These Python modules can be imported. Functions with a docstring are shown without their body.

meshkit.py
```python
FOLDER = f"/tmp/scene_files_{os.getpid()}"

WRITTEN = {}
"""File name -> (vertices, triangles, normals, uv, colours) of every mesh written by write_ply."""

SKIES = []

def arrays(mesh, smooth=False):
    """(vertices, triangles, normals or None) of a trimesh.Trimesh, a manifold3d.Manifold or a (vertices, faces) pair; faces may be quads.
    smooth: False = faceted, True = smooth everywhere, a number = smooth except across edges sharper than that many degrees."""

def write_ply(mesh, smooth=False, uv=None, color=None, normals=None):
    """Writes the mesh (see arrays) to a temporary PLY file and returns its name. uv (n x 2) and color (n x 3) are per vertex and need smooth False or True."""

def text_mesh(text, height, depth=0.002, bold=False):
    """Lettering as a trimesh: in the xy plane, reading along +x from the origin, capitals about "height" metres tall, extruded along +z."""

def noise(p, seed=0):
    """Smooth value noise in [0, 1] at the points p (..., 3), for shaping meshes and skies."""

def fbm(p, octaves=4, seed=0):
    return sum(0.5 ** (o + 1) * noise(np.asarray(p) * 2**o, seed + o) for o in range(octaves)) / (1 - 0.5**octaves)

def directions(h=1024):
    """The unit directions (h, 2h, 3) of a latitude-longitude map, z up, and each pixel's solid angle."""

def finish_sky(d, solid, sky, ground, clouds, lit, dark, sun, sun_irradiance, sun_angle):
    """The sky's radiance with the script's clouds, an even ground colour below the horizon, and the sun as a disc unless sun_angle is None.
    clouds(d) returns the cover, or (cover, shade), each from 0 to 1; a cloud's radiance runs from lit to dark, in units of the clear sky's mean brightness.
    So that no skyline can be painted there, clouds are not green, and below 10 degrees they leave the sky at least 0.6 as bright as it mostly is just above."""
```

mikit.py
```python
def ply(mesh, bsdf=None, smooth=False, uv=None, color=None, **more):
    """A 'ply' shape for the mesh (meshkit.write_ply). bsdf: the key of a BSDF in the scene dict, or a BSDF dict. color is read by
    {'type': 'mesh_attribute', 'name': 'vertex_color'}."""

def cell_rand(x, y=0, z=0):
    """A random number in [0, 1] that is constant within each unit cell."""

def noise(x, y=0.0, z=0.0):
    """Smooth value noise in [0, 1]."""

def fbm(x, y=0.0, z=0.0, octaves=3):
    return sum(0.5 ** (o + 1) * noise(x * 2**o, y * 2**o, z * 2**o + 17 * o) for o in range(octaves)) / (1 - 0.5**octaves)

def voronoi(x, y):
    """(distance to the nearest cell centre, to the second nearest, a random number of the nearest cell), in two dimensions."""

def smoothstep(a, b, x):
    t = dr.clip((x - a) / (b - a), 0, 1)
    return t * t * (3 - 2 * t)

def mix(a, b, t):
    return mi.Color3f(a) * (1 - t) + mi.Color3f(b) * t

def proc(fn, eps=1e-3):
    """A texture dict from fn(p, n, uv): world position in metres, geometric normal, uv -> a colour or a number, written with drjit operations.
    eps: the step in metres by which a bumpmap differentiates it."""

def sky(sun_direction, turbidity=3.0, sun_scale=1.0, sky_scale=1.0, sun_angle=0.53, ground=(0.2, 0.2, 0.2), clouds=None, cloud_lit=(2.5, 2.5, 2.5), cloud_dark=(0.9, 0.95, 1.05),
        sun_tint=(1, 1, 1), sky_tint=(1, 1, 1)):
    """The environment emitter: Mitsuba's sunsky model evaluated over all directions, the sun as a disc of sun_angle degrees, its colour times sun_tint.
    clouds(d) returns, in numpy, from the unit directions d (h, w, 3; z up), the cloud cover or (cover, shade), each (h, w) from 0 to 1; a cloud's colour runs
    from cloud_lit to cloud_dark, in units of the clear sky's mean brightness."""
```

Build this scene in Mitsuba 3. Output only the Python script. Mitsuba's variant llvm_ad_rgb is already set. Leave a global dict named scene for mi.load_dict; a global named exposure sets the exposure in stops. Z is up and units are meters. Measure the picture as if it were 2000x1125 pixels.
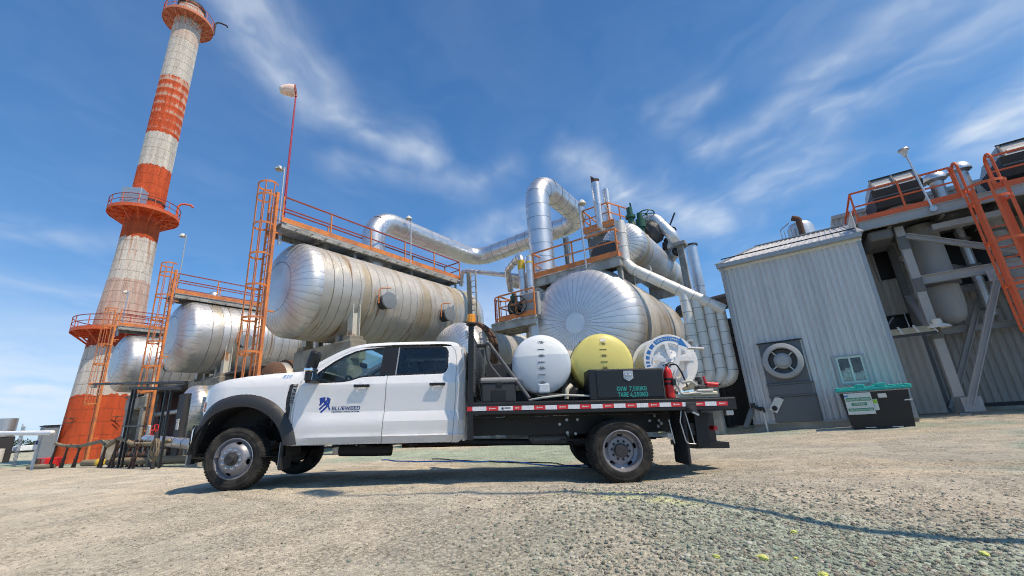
import math, random, numpy as np, trimesh, drjit as dr, mitsuba as mi, mikit, meshkit
from shapely.geometry import Polygon, box as sbox, Point
from shapely import affinity
from shapely.ops import unary_union
import manifold3d as m3
random.seed(7); rng = np.random.default_rng(7)
T4 = mi.ScalarTransform4f
A = np.array
scene, labels = {}, {}

# ---------------------------------------------------------------- camera, sky, exposure
FWD = A([-0.5349, 0.7929, 0.2917]); UPV = A([0.2177, -0.2043, 0.9544]); EYE = A([0.0, 0.0, 0.9])
scene['camera'] = {'type': 'perspective', 'fov': 100.67, 'fov_axis': 'x', 'near_clip': 0.05, 'far_clip': 6000.0,
                   'to_world': T4().look_at(origin=EYE.tolist(), target=(EYE + FWD).tolist(), up=UPV.tolist())}
SUN = A([0.385, 0.02, 0.60])
exposure = 1.38

CIRRUS = [  # strokes of high cloud: points (azimuth from +y towards +x, elevation) in degrees, half width in degrees, strength
    ([(-75, 48), (-69.6, 43.8), (-65.2, 40.5), (-60.2, 38), (-54.3, 36), (-46, 34.2)], 2.3, 0.52),
    ([(-68, 46.5), (-63.3, 42), (-58, 39)], 2.0, 0.20),
    ([(-58, 33), (-46, 31.5), (-38.4, 31), (-33, 33.2)], 1.8, 0.22),
    ([(-24.5, 33.4), (-19.8, 31.1), (-17, 27.4), (-12, 24.7), (-5.7, 22.2)], 2.2, 0.50),
    ([(-2, 23.4), (5, 24.8), (8.5, 28)], 2.6, 0.32), ([(-5, 30), (.4, 30.1), (10.5, 32.8), (19, 34)], 2.0, 0.30), ([(-10, 35), (-3, 36)], 1.6, 0.22), ([(7.5, 30.3), (11.5, 29.4)], 1.2, 0.38),
    ([(11, 28.2), (18, 29.2), (26, 30.4)], 1.7, 0.26), ([(19, 21.5), (24, 23.5)], 2.2, 0.55), ([(-43, 22.7), (-36.5, 24.8), (-30, 26.2)], 1.6, 0.26), ([(-90, 17.8), (-83, 18.8), (-78, 19.6)], 1.2, 0.20), ([(-90, 14.8), (-80, 13.6)], 1.0, 0.18),
    
]
def clouds(d):
    az = np.degrees(np.arctan2(d[..., 0], d[..., 1])); el = np.degrees(np.arcsin(np.clip(d[..., 2], -1, 1)))
    dd = d / np.maximum(d[..., 2:3] + 0.12, 0.1)
    def field(u, v, seed):                       # streaky noise, long along (u, v)
        along, across = dd[..., 0] * u + dd[..., 1] * v, -dd[..., 0] * v + dd[..., 1] * u
        q = np.stack([along, across, 0 * along], -1); w = meshkit.fbm(q * 4.5, 5, seed)[..., None] - 0.5
        return meshkit.fbm((q + w * 0.25) * [7.0, 15, 1], 6, seed + 3), meshkit.fbm((q + w * 0.5) * [2.0, 4.2, 1], 5, seed + 9)
    fl, sl = field(-0.2, 0.98, 5); fr, sr = field(0.92, -0.40, 40)
    t = np.clip((az + 42) / 26, 0, 1); t = t * t * (3 - 2 * t)
    fine, soft = fl * (1 - t) + fr * t, sl * (1 - t) + sr * t
    wob = meshkit.fbm(d * [9, 9, 9], 4, 41) - 0.5
    cover = np.zeros(az.shape)
    for pts, hw, s in CIRRUS:
        best = np.full(az.shape, 1e3)
        for (a0, e0), (a1, e1) in zip(pts[:-1], pts[1:]):
            ce = np.cos(np.radians(0.5 * (e0 + e1)))
            ax, ay = (az - a0) * ce, el - e0
            bx, by = (a1 - a0) * ce, e1 - e0
            t = np.clip((ax * bx + ay * by) / (bx * bx + by * by), 0, 1)
            best = np.minimum(best, np.hypot(ax - t * bx, ay - t * by))
        best = best + wob * hw * 2.2
        m = np.clip(1.15 - best / (hw * 1.7), 0, 1) ** 1.9
        cover = np.maximum(cover, s * m * (0.05 + 1.45 * fine) ** 1.25)
    right = 0.35 + 0.65 * np.clip((az + 25) / 50, 0, 1)
    veil = np.clip((soft - 0.36) * 2.2, 0, 1) * (0.25 + 1.2 * fine) * 0.20 * right
    haze = 0.62 * np.exp(-((az + 88) / 20) ** 2 - ((el - 6) / 6.5) ** 2) + 0.55 * np.exp(-((az + 36) / 10) ** 2 - ((el - 13) / 6) ** 2) + 0.25 * np.exp(-(el / 7) ** 2)
    cover = 1 - (1 - np.clip(cover, 0, 1)) * (1 - veil) * (1 - haze * (0.45 + 0.9 * soft))
    return np.clip(cover, 0, 0.9), np.zeros(az.shape) + 0.15

scene['sky'] = mikit.sky(SUN.tolist(), turbidity=3, clouds=clouds, cloud_lit=(2.5, 2.75, 3.0), cloud_dark=(1.0, 1.05, 1.15), sky_tint=(0.92, 1.40, 1.66))

# ---------------------------------------------------------------- mesh helpers
def cat(ms):
    V, F, o = [], [], 0
    for m in ms:
        v, f = (m.vertices, m.faces) if hasattr(m, 'faces') else m
        v, f = np.asarray(v, float), np.asarray(f, int)
        if f.shape[1] == 4: f = np.vstack([f[:, [0, 1, 2]], f[:, [0, 2, 3]]])
        V.append(v); F.append(f + o); o += len(v)
    return np.vstack(V), np.vstack(F)
def unit(v): v = np.asarray(v, float); return v / max(np.linalg.norm(v), 1e-12)
BQ = A([[0, 1, 3, 2], [4, 6, 7, 5], [0, 4, 5, 1], [2, 3, 7, 6], [0, 2, 6, 4], [1, 5, 7, 3]])
def box(x0, x1, y0, y1, z0, z1):
    v = A([[x, y, z] for x in (x0, x1) for y in (y0, y1) for z in (z0, z1)], float)
    return v, np.vstack([BQ[:, [0, 1, 2]], BQ[:, [0, 2, 3]]])
def cbox(x0, x1, y0, y1, z0, z1, c=0.01):
    P = []
    for x, sx in ((x0, 1), (x1, -1)):
        for y, sy in ((y0, 1), (y1, -1)):
            for z, sz in ((z0, 1), (z1, -1)):
                P += [[x, y + sy * c, z + sz * c], [x + sx * c, y, z + sz * c], [x + sx * c, y + sy * c, z]]
    h = trimesh.convex.convex_hull(A(P)); return A(h.vertices), A(h.faces)
def frame(d, up=(0, 0, 1)):
    d = unit(d); up = A(up, float)
    if abs(d @ up) > 0.98: up = A([1.0, 0, 0]) if abs(d[0]) < 0.9 else A([0, 1.0, 0])
    s = unit(np.cross(d, up)); return d, s, np.cross(s, d)
def bar(p, q, w, h, up=(0, 0, 1)):           # rectangular bar, w sideways, h along up
    p, q = A(p, float), A(q, float); d, s, u = frame(q - p, up)
    v = A([e + a * w / 2 * s + b * h / 2 * u for e in (p, q) for a in (-1, 1) for b in (-1, 1)])
    return v, np.vstack([BQ[:, [0, 1, 2]], BQ[:, [0, 2, 3]]])
def ibeam(p, q, w, h, t=0.02, up=(0, 0, 1)):   # H section: two flanges and a web
    p, q = A(p, float), A(q, float); d, s, u = frame(q - p, up)
    return cat([bar(p + u * (h - t) / 2, q + u * (h - t) / 2, w, t, up), bar(p - u * (h - t) / 2, q - u * (h - t) / 2, w, t, up), bar(p, q, t, h - 2 * t, up)])
def fillet(pts, r, k=7):
    pts = [A(p, float) for p in pts]; out = [pts[0]]
    for a, b, c in zip(pts[:-2], pts[1:-1], pts[2:]):
        u, v = unit(a - b), unit(c - b); ang = math.acos(np.clip(u @ v, -1, 1))
        t = min(r / math.tan(ang / 2), 0.49 * np.linalg.norm(a - b), 0.49 * np.linalg.norm(c - b)); rr = t * math.tan(ang / 2)
        o = b + unit(u + v) * rr / math.sin(ang / 2); p0, p1 = b + u * t - o, b + v * t - o
        om = math.pi - ang
        if om < 0.02: out.append(b); continue
        for i in range(k + 1):
            s = i / k; out.append(o + (math.sin((1 - s) * om) * p0 + math.sin(s * om) * p1) / math.sin(om))
    out.append(pts[-1]); return out
def tube(pts, r, n=10, cap=True):
    P = A(pts, float); m = len(P); R = np.broadcast_to(np.asarray(r, float), (m,))
    tg = np.gradient(P, axis=0) if m > 2 else np.repeat([P[1] - P[0]], 2, 0)
    tg /= np.linalg.norm(tg, axis=1, keepdims=True) + 1e-12
    s = frame(tg[0])[1]; V = []; a = np.arange(n) * 2 * np.pi / n
    for i in range(m):
        s = unit(s - tg[i] * (s @ tg[i])); u = np.cross(tg[i], s)
        V.append(P[i] + R[i] * (np.cos(a)[:, None] * s + np.sin(a)[:, None] * u))
    V = np.vstack(V); F = []
    j = np.arange(n); k = (j + 1) % n
    for i in range(m - 1):
        F += [np.stack([i * n + j, i * n + k, (i + 1) * n + k], 1), np.stack([i * n + j, (i + 1) * n + k, (i + 1) * n + j], 1)]
    if cap:
        V = np.vstack([V, P[:1], P[-1:]]); c = m * n
        F += [np.stack([k, j, j * 0 + c], 1), np.stack([(m - 1) * n + j, (m - 1) * n + k, j * 0 + c + 1], 1)]
    return V, np.vstack(F)
def lathe(prof, n=32, a0=0.0, a1=2 * math.pi, origin=(0, 0, 0), axis=(0, 0, 1)):   # prof: (radius, height along axis)
    full = abs(a1 - a0 - 2 * math.pi) < 1e-6
    a = a0 + (a1 - a0) * np.arange(n if full else n + 1) / n; m = len(a); pr = A(prof, float)
    d, s, u = frame(axis); 
    V = (A(origin, float) + pr[:, None, 1:] * d + pr[:, None, :1] * (np.cos(a)[None, :, None] * s + np.sin(a)[None, :, None] * u)).reshape(-1, 3)
    F = []; j = np.arange(n); k = (j + 1) % m
    for i in range(len(pr) - 1):
        F += [np.stack([i * m + j, i * m + k, (i + 1) * m + k], 1), np.stack([i * m + j, (i + 1) * m + k, (i + 1) * m + j], 1)]
    return V, np.vstack(F)
def cyl(p, q, r, n=16): return tube([p, q], r, n)
def cone(p, q, r0, r1, n=16): return tube([p, q], [r0, r1], n)
def grid(P, wrap=False):
    nu, nv = P.shape[:2]; i = np.arange(nu * nv).reshape(nu, nv)
    f = np.stack([i[:-1, :-1], i[1:, :-1], i[1:, 1:], i[:-1, 1:]], -1).reshape(-1, 4)
    return P.reshape(-1, 3), np.vstack([f[:, [0, 1, 2]], f[:, [0, 2, 3]]])
def tri2d(poly):
    v, f = trimesh.creation.triangulate_polygon(poly, engine='earcut'); return A(v), A(f)
def prism(poly, t, fn):                          # polygon (a, b) extruded by t, fn(a, b, c) -> points
    ms = []
    for g in getattr(poly, 'geoms', [poly]):
        e = trimesh.creation.extrude_polygon(g, t, engine='earcut'); ms.append((fn(*A(e.vertices).T), A(e.faces)))
    return cat(ms)
def xz(y0): return lambda a, b, c: np.stack([a, y0 + c, b], 1)
def sheet(poly, yfun, cell=0.1, t=0.03, zl=None):         # bodywork: a polygon (x, z) laid on y = yfun(x, z), with a turned edge of depth t
    x0, z0, x1, z1 = poly.bounds; V, F, o = [], [], 0
    from shapely.prepared import prep
    pp = prep(poly)
    zs = list(np.arange(math.floor(z0 / cell), math.ceil(z1 / cell) + 1) * cell)
    if zl is not None: zs = sorted([q for q in zs if min(abs(q - w) for w in zl) > .012] + [q for q in zl if z0 - .01 < q < z1 + .01])
    for i in range(math.floor(x0 / cell), math.ceil(x1 / cell)):
        for za, zb in zip(zs[:-1], zs[1:]):
            b = sbox(i * cell, za, (i + 1) * cell, zb)
            if pp.contains(b):
                v = A([[i * cell, za], [(i + 1) * cell, za], [(i + 1) * cell, zb], [i * cell, zb]], float); f = A([[0, 1, 2], [0, 2, 3]])
                V.append(v); F.append(f + o); o += 4; continue
            g = poly.intersection(b)
            for h in getattr(g, 'geoms', [g]):
                if h.geom_type == 'Polygon' and h.area > 1e-7:
                    v, f = tri2d(h); V.append(v); F.append(f + o); o += len(v)
    V, F = np.vstack(V), np.vstack(F)
    key = np.round(V, 5); u, inv = np.unique(key, axis=0, return_inverse=True); F = inv.ravel()[F]
    F = F[(F[:, 0] != F[:, 1]) & (F[:, 1] != F[:, 2]) & (F[:, 2] != F[:, 0])]
    P = np.stack([u[:, 0], yfun(u[:, 0], u[:, 1]), u[:, 1]], 1)
    E = np.sort(np.vstack([F[:, [0, 1]], F[:, [1, 2]], F[:, [2, 0]]]), 1); e, c = np.unique(E, axis=0, return_counts=True); e = e[c == 1]
    Q = P.copy(); Q[:, 1] += t; n = len(P)
    sk = np.vstack([np.stack([e[:, 0], e[:, 1], e[:, 1] + n], 1), np.stack([e[:, 0], e[:, 1] + n, e[:, 0] + n], 1)])
    return np.vstack([P, Q]), np.vstack([F, sk])
def xf(m, M=None, flip=None):
    v, f = (A(m.vertices), A(m.faces)) if hasattr(m, 'faces') else m
    v = np.asarray(v, float)
    return (v @ M[:3, :3].T + M[:3, 3]), f
def mat(cols, o=(0, 0, 0)):
    M = np.eye(4); M[:3, :3] = A(cols).T; M[:3, 3] = o; return M
def rotm(axis, deg, o=(0, 0, 0)): return trimesh.transformations.rotation_matrix(math.radians(deg), axis, o)
def pose(axis, deg, o): M_ = rotm(axis, deg); M_[:3, 3] = o; return M_
def manif(m):
    v, f = m; return m3.Manifold(m3.Mesh(np.asarray(v, np.float32), np.asarray(f, np.uint32)))
def rounded(pts_r):                              # convex hull of spheres
    return m3.Manifold.batch_hull([m3.Manifold.sphere(r, 20).translate(tuple(map(float, p))) for p, r in pts_r])
def mm(m): q = m.to_mesh(); return A(q.vert_properties[:, :3], float), A(q.tri_verts, int)

# ---------------------------------------------------------------- scene entries
WORLD = [np.eye(4)]
USED = set()
def uniq(k):
    if k not in USED: USED.add(k); return k
    n = COUNT.get(k, 1)
    while f'{k}_{n:03d}' in USED: n += 1
    COUNT[k] = n; k = f'{k}_{n:03d}'; USED.add(k); return k
COUNT = {}
def thing(name, label, cat_, group=None, kind=None):
    k = uniq(name); labels[k] = {'label': label, 'category': cat_}
    if group: labels[k]['group'] = group
    if kind: labels[k]['kind'] = kind
    return k
def put(key, mesh, m, smooth=False):
    v, f = (A(mesh.vertices), A(mesh.faces)) if hasattr(mesh, 'faces') else mesh
    M = WORLD[-1]; v = np.asarray(v) @ M[:3, :3].T + M[:3, 3]
    scene[key] = mikit.ply((v, f), m, smooth)
def part(parent, name, mesh, m, smooth=False, label=None, kind=None):
    k = uniq(parent + '__' + name); put(k, mesh, m, smooth)
    if label or kind: labels[k] = {}
    if label: labels[k]['label'] = label
    if kind: labels[k]['kind'] = kind
    return k
def single(name, label, cat_, mesh, m, smooth=False, group=None, kind=None):
    k = thing(name, label, cat_, group, kind); put(k, mesh, m, smooth); return k

# ---------------------------------------------------------------- materials
def two(d): return {'type': 'twosided', 'bsdf': d}
def rgb(c): return {'type': 'rgb', 'value': list(c)}
def M(name, col, rough=0.6, metal=0.0, spec=0.5, bump=None, bscale=0.002, **kw):
    d = {'type': 'principled', 'base_color': col if isinstance(col, dict) else rgb(col), 'roughness': rough, 'metallic': metal, 'specular': spec, **kw}
    if bump is not None: d = {'type': 'bumpmap', 'arbitrary': bump, 'scale': bscale, 'bsdf': d}
    scene[name] = two(d)
N, FB, MIX, SS, VOR, CR = mikit.noise, mikit.fbm, mikit.mix, mikit.smoothstep, mikit.voronoi, mikit.cell_rand
def c3(*a): return mi.Color3f(*a)

def ground_col(p, n, uv):
    big = FB(p.x * 0.16 + 3, p.y * 0.16, 0.0, 4); mid = FB(p.x * 0.9, p.y * 0.9, 5.0, 4); fine = FB(p.x * 14, p.y * 14, 9.0, 3)
    c = MIX((0.405, 0.36, 0.28), (0.35, 0.32, 0.255), SS(0.35, 0.65, mid))
    gr = SS(0.42, 0.58, FB(p.x * 0.35 + 11, p.y * 0.22 + 4, 2.0, 3)) * SS(5.5, 8.5, p.y) * 1.15 + 0.95 * SS(-2.6, 0.0, p.x) * SS(4.4, 3.2, p.y) * SS(0.15, 0.5, mid)
    c = MIX(c, (0.245, 0.30, 0.23), dr.clip(gr + 0.75 * SS(12.0, 13.6, p.y) * SS(-4, -1, p.x) * SS(0.35, 0.6, FB(p.x * 0.8, p.y * 0.8, 6.0, 3)) + 0.8 * SS(5.8, 6.4, p.y) * SS(9.5, 7.5, p.y) * SS(-14, -17, p.x), 0, 1) * 0.85)
    tan = SS(0.5, 0.68, FB(p.x * 0.3 - 7, p.y * 1.1, 1.0, 3)) * SS(-1.5, 1.0, p.x) * SS(3.5, 6.0, p.y)
    c = MIX(c, (0.43, 0.355, 0.245), tan * 0.55)
    c = c * c3(0.99, 0.995, 1.0) * (0.84 + 0.32 * fine) * (0.86 + 0.28 * big)
    for y0_, s_ in ((4.55, 0.30), (6.55, -0.25), (9.6, 0.1), (3.0, 0.5)):      # old wheel paths
        d_ = dr.abs(p.y - y0_ - 0.35 * dr.sin(p.x * 0.21 + y0_) - s_ * 0.2 * (p.x + 3)); c = c * (1 + 0.13 * SS(0.34, 0.16, d_) * SS(0.3, 0.6, mid) - 0.14 * SS(0.09, 0.0, dr.abs(d_ - 0.30)) * SS(0.35, 0.6, FB(p.x * 1.7, p.y * 1.7, 3.0, 2)))
    dust = SS(1.0, 0.2, dr.square((p.x + 1.45) / 0.75) + dr.square((p.y - 3.5) / 0.22)) * SS(0.35, 0.75, FB(p.x * 9, p.y * 9, 1.0, 3))
    c = MIX(c, (0.50, 0.52, 0.22), dust * 0.6)
    f1, f2, w = VOR(p.x * 34, p.y * 34)
    c = c * (0.86 + 0.30 * w) * (1 - 0.35 * SS(0.35, 0.6, f1) * SS(0.25, 0.7, CR(dr.floor(p.x * 3), dr.floor(p.y * 3))))
    f1, f2, w = VOR(p.x * 9 + 5, p.y * 9)
    c = c * (1 - 0.45 * SS(0.16, 0.06, f1) * SS(0.55, 0.8, w))
    return c
def ground_bump(p, n, uv):
    f1, f2, w = VOR(p.x * 34, p.y * 34); g1, g2, gw = VOR(p.x * 9 + 5, p.y * 9)
    return 0.55 * (1 - f1) * w + 0.6 * SS(0.25, 0.05, g1) * SS(0.5, 0.8, gw) + 0.8 * FB(p.x * 5, p.y * 5, 0.0, 4)
M('m_ground', mikit.proc(ground_col), 0.95, spec=0.15, bump=mikit.proc(ground_bump, eps=0.006), bscale=0.016)
M('m_pebble', {'type': 'mesh_attribute', 'name': 'vertex_color'}, 0.9, spec=0.2)

def alu(base, stain, amount):
    def fn(p, n, uv):
        a = FB(p.x * 0.8, p.y * 1.3, p.z * 0.8, 4); b = N(p.x * 5, p.y * 3.1, p.z * 5)
        st = SS(0.50, 0.72, FB(p.x * 0.7, p.y * 2.6, p.z * 0.35 + 3, 4)) * amount
        c = c3(*base) * (0.80 + 0.28 * a + 0.12 * b)
        c = MIX(c, stain, dr.clip(st, 0, 0.8))
        ru = SS(0.66, 0.74, N(p.y * 2.9, p.x * 0.6, p.z * 0.18)) * SS(0.45, 0.8, N(p.y * 9, p.z * 0.7, p.x)) * amount
        return MIX(c, (0.30, 0.15, 0.06), dr.clip(ru, 0, 0.75))
    return mikit.proc(fn)
def alu_bump(p, n, uv): return FB(p.x * 2.4, p.y * 2.4, p.z * 2.4, 3)
AB = mikit.proc(alu_bump, eps=0.01)
M('m_alu', alu((0.74, 0.75, 0.76), (0.60, 0.55, 0.45), 0.25), 0.47, 0.82, bump=AB, bscale=0.02)
M('m_alu_stained', alu((0.60, 0.575, 0.52), (0.50, 0.41, 0.27), 1.1), 0.50, 0.62, bump=AB, bscale=0.02)
M('m_alu_worn', alu((0.68, 0.67, 0.64), (0.52, 0.45, 0.33), 0.8), 0.45, 0.75, bump=AB, bscale=0.02)
M('m_lag', alu((0.74, 0.73, 0.69), (0.52, 0.48, 0.40), 0.5), 0.5, 0.3, bump=AB, bscale=0.012)
M('m_alu_dull', alu((0.62, 0.605, 0.555), (0.42, 0.37, 0.28), 0.55), 0.55, 0.40, bump=AB, bscale=0.012)
M('m_seam', (0.07, 0.065, 0.06), 0.8)
M('m_alu_bright', alu((0.74, 0.75, 0.765), (0.60, 0.57, 0.50), 0.2), 0.40, 0.9, bump=AB, bscale=0.01)

def chim_col(p, n, uv):
    ang = dr.atan2(p.y - 10.2, p.x + 46.9) * 4.0
    ez = p.z + (N(ang * 2.4, p.z * 0.15, 1.0) - 0.5) * 0.25
    org = c3(0.60, 0.10, 0.035); wht = c3(0.62, 0.57, 0.50)
    pink = c3(0.55, 0.34, 0.26)
    def band(a, b): return SS(a, a + 0.06, ez) * (1 - SS(b, b + 0.06, ez))
    c = wht
    c = MIX(c, org, 1 - SS(4.6, 4.66, ez)); c = MIX(c, c3(0.44, 0.07, 0.03), band(8.4, 9.9))
    c = MIX(c, pink, band(9.9, 14.2) * (0.45 + 0.5 * N(ang * 3, p.z * 0.9, 3.0)))
    c = MIX(c, c3(0.42, 0.16, 0.06), SS(14.2, 18.0, ez) * (1 - SS(18.1, 18.2, ez)) * SS(0.40, 0.8, FB(ang * 2.5, p.z * 0.5, 2.0, 3)) * 0.8)
    c = MIX(c, c3(0.50, 0.09, 0.03), band(18.1, 20.0)); c = MIX(c, org, band(20.0, 25.4))
    cell = CR(dr.floor(ang * 1.27 + 50), dr.floor(p.z / 0.95 + 50), 3)
    fr = p.z / 0.95 - dr.floor(p.z / 0.95); peel = SS(0.50, 0.66, FB(ang * 6.0, p.z * 0.7, 7.0, 3) * 0.42 + cell * 0.16 + SS(0.75, 0.1, fr) * 0.30 + SS(30.0, 36, p.z) * 0.18 + 0.10 * SS(-0.5, 2.5, ang) - 0.06)
    c = MIX(c, MIX(org, c3(0.60, 0.40, 0.30), peel * 0.9), band(29.0, 35.7))
    c = MIX(c, c3(0.60, 0.42, 0.33), band(40.5, 46) * (0.25 + 0.5 * cell))
    dirt = FB(ang * 1.7, p.z * 0.3, 4.0, 4)
    return c * (0.72 + 0.50 * dirt) * (0.95 + 0.10 * cell)
M('m_chimney', mikit.proc(chim_col), 0.85, spec=0.25)
M('m_joint', (0.30, 0.22, 0.17), 0.9)
M('m_salmon', (0.60, 0.20, 0.11), 0.7)
def orange_col(p, n, uv):
    a = FB(p.x * 3, p.y * 3, p.z * 3, 3); return MIX((0.72, 0.245, 0.075), (0.52, 0.19, 0.085), SS(0.42, 0.7, a))
M('m_orange', mikit.proc(orange_col), 0.6, spec=0.3)
M('m_maroon', (0.30, 0.055, 0.035), 0.6)
M('m_redorange', (0.66, 0.12, 0.035), 0.55)
def galv_col(p, n, uv):
    a = FB(p.x * 4, p.y * 4, p.z * 2, 3); return MIX((0.42, 0.42, 0.40), (0.29, 0.285, 0.265), SS(0.35, 0.7, a))
M('m_steel', mikit.proc(galv_col), 0.6, 0.15)
M('m_galv', (0.55, 0.56, 0.57), 0.42, 0.75)
def rust_col(p, n, uv):
    a = FB(p.x * 3, p.y * 3, p.z * 1.2, 4); return MIX((0.55, 0.54, 0.48), (0.33, 0.14, 0.05), SS(0.60, 0.72, a))
M('m_rusty_paint', mikit.proc(rust_col), 0.7)
def conc_col(p, n, uv):
    a = FB(p.x * 1.2, p.y * 1.2, p.z * 1.2, 5); b = FB(p.x * 6, p.y * 6, p.z * 0.8, 3)
    return MIX((0.40, 0.37, 0.31), (0.24, 0.215, 0.175), SS(0.35, 0.7, a)) * (0.8 + 0.4 * b)
M('m_concrete', mikit.proc(conc_col), 0.9, spec=0.2)
M('m_darksteel', (0.035, 0.035, 0.038), 0.6)
M('m_rust', (0.13, 0.07, 0.045), 0.85)
M('m_pipe_old', (0.24, 0.19, 0.12), 0.8)
def zinc(base, dark):
    def fn(p, n, uv):
        a = FB(p.x * 2.1, p.y * 2.1, p.z * 0.25, 4); b = FB(p.x * 9, p.y * 9, p.z * 0.5, 3)
        low = SS(1.6, 0.2, p.z) * FB(p.x * 4, p.y * 4, p.z * 1.5, 3)
        return MIX(base, dark, dr.clip(SS(0.3, 0.75, a) * 0.5 + 0.4 * low, 0, 1)) * (0.9 + 0.2 * b)
    return mikit.proc(fn)
M('m_zinc', zinc((0.60, 0.585, 0.565), (0.44, 0.43, 0.41)), 0.5, 0.25)
M('m_zinc_dark', zinc((0.46, 0.445, 0.41), (0.31, 0.295, 0.26)), 0.6, 0.2)
M('m_flash', (0.36, 0.37, 0.38), 0.5, 0.4)
M('m_greypaint', (0.35, 0.355, 0.355), 0.55)
M('m_greypaint_dark', (0.13, 0.135, 0.135), 0.6)
M('m_fanpanel', (0.13, 0.135, 0.14), 0.5, 0.3)
M('m_offwhite', (0.66, 0.64, 0.57), 0.6)
M('m_black', (0.012, 0.012, 0.013), 0.45)
M('m_matteblack', (0.022, 0.022, 0.023), 0.7)
M('m_plastic', (0.030, 0.031, 0.034), 0.5)
M('m_rubber', (0.028, 0.028, 0.028), 0.82)
def tyre_col(p, n, uv):
    a = FB(p.x * 9, p.y * 9, p.z * 9, 3); return MIX((0.022, 0.022, 0.022), (0.058, 0.054, 0.047), SS(0.35, 0.75, a))
M('m_tyre', mikit.proc(tyre_col), 0.85, spec=0.25)
def white_col(p, n, uv):
    d = SS(1.10, 0.62, p.z) * (0.15 + 1.1 * FB(p.x * 3, p.y * 3, p.z * 5, 4)) + 0.12 * FB(p.x * 1.5, p.y * 1.5, p.z * 2, 3); return MIX((0.80, 0.81, 0.82), (0.50, 0.46, 0.40), dr.clip(d, 0, 1) * 0.6)
M('m_white', mikit.proc(white_col), 0.32, clearcoat=1.0, clearcoat_gloss=0.95)
M('m_white_plain', (0.78, 0.78, 0.77), 0.45)
M('m_chrome', (0.85, 0.85, 0.86), 0.10, 1.0)
M('m_wheel', (0.27, 0.27, 0.295), 0.42, 0.4)
M('m_amber', (0.85, 0.33, 0.01), 0.2, clearcoat=1.0)
M('m_amber_lens', (0.75, 0.17, 0.02), 0.15, clearcoat=1.0)
M('m_lens', (0.75, 0.78, 0.82), 0.08, 0.6)
M('m_red', (0.62, 0.02, 0.02), 0.4)
M('m_redtape', (0.60, 0.03, 0.04), 0.4); M('m_whitetape', (0.72, 0.73, 0.76), 0.4)
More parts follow.
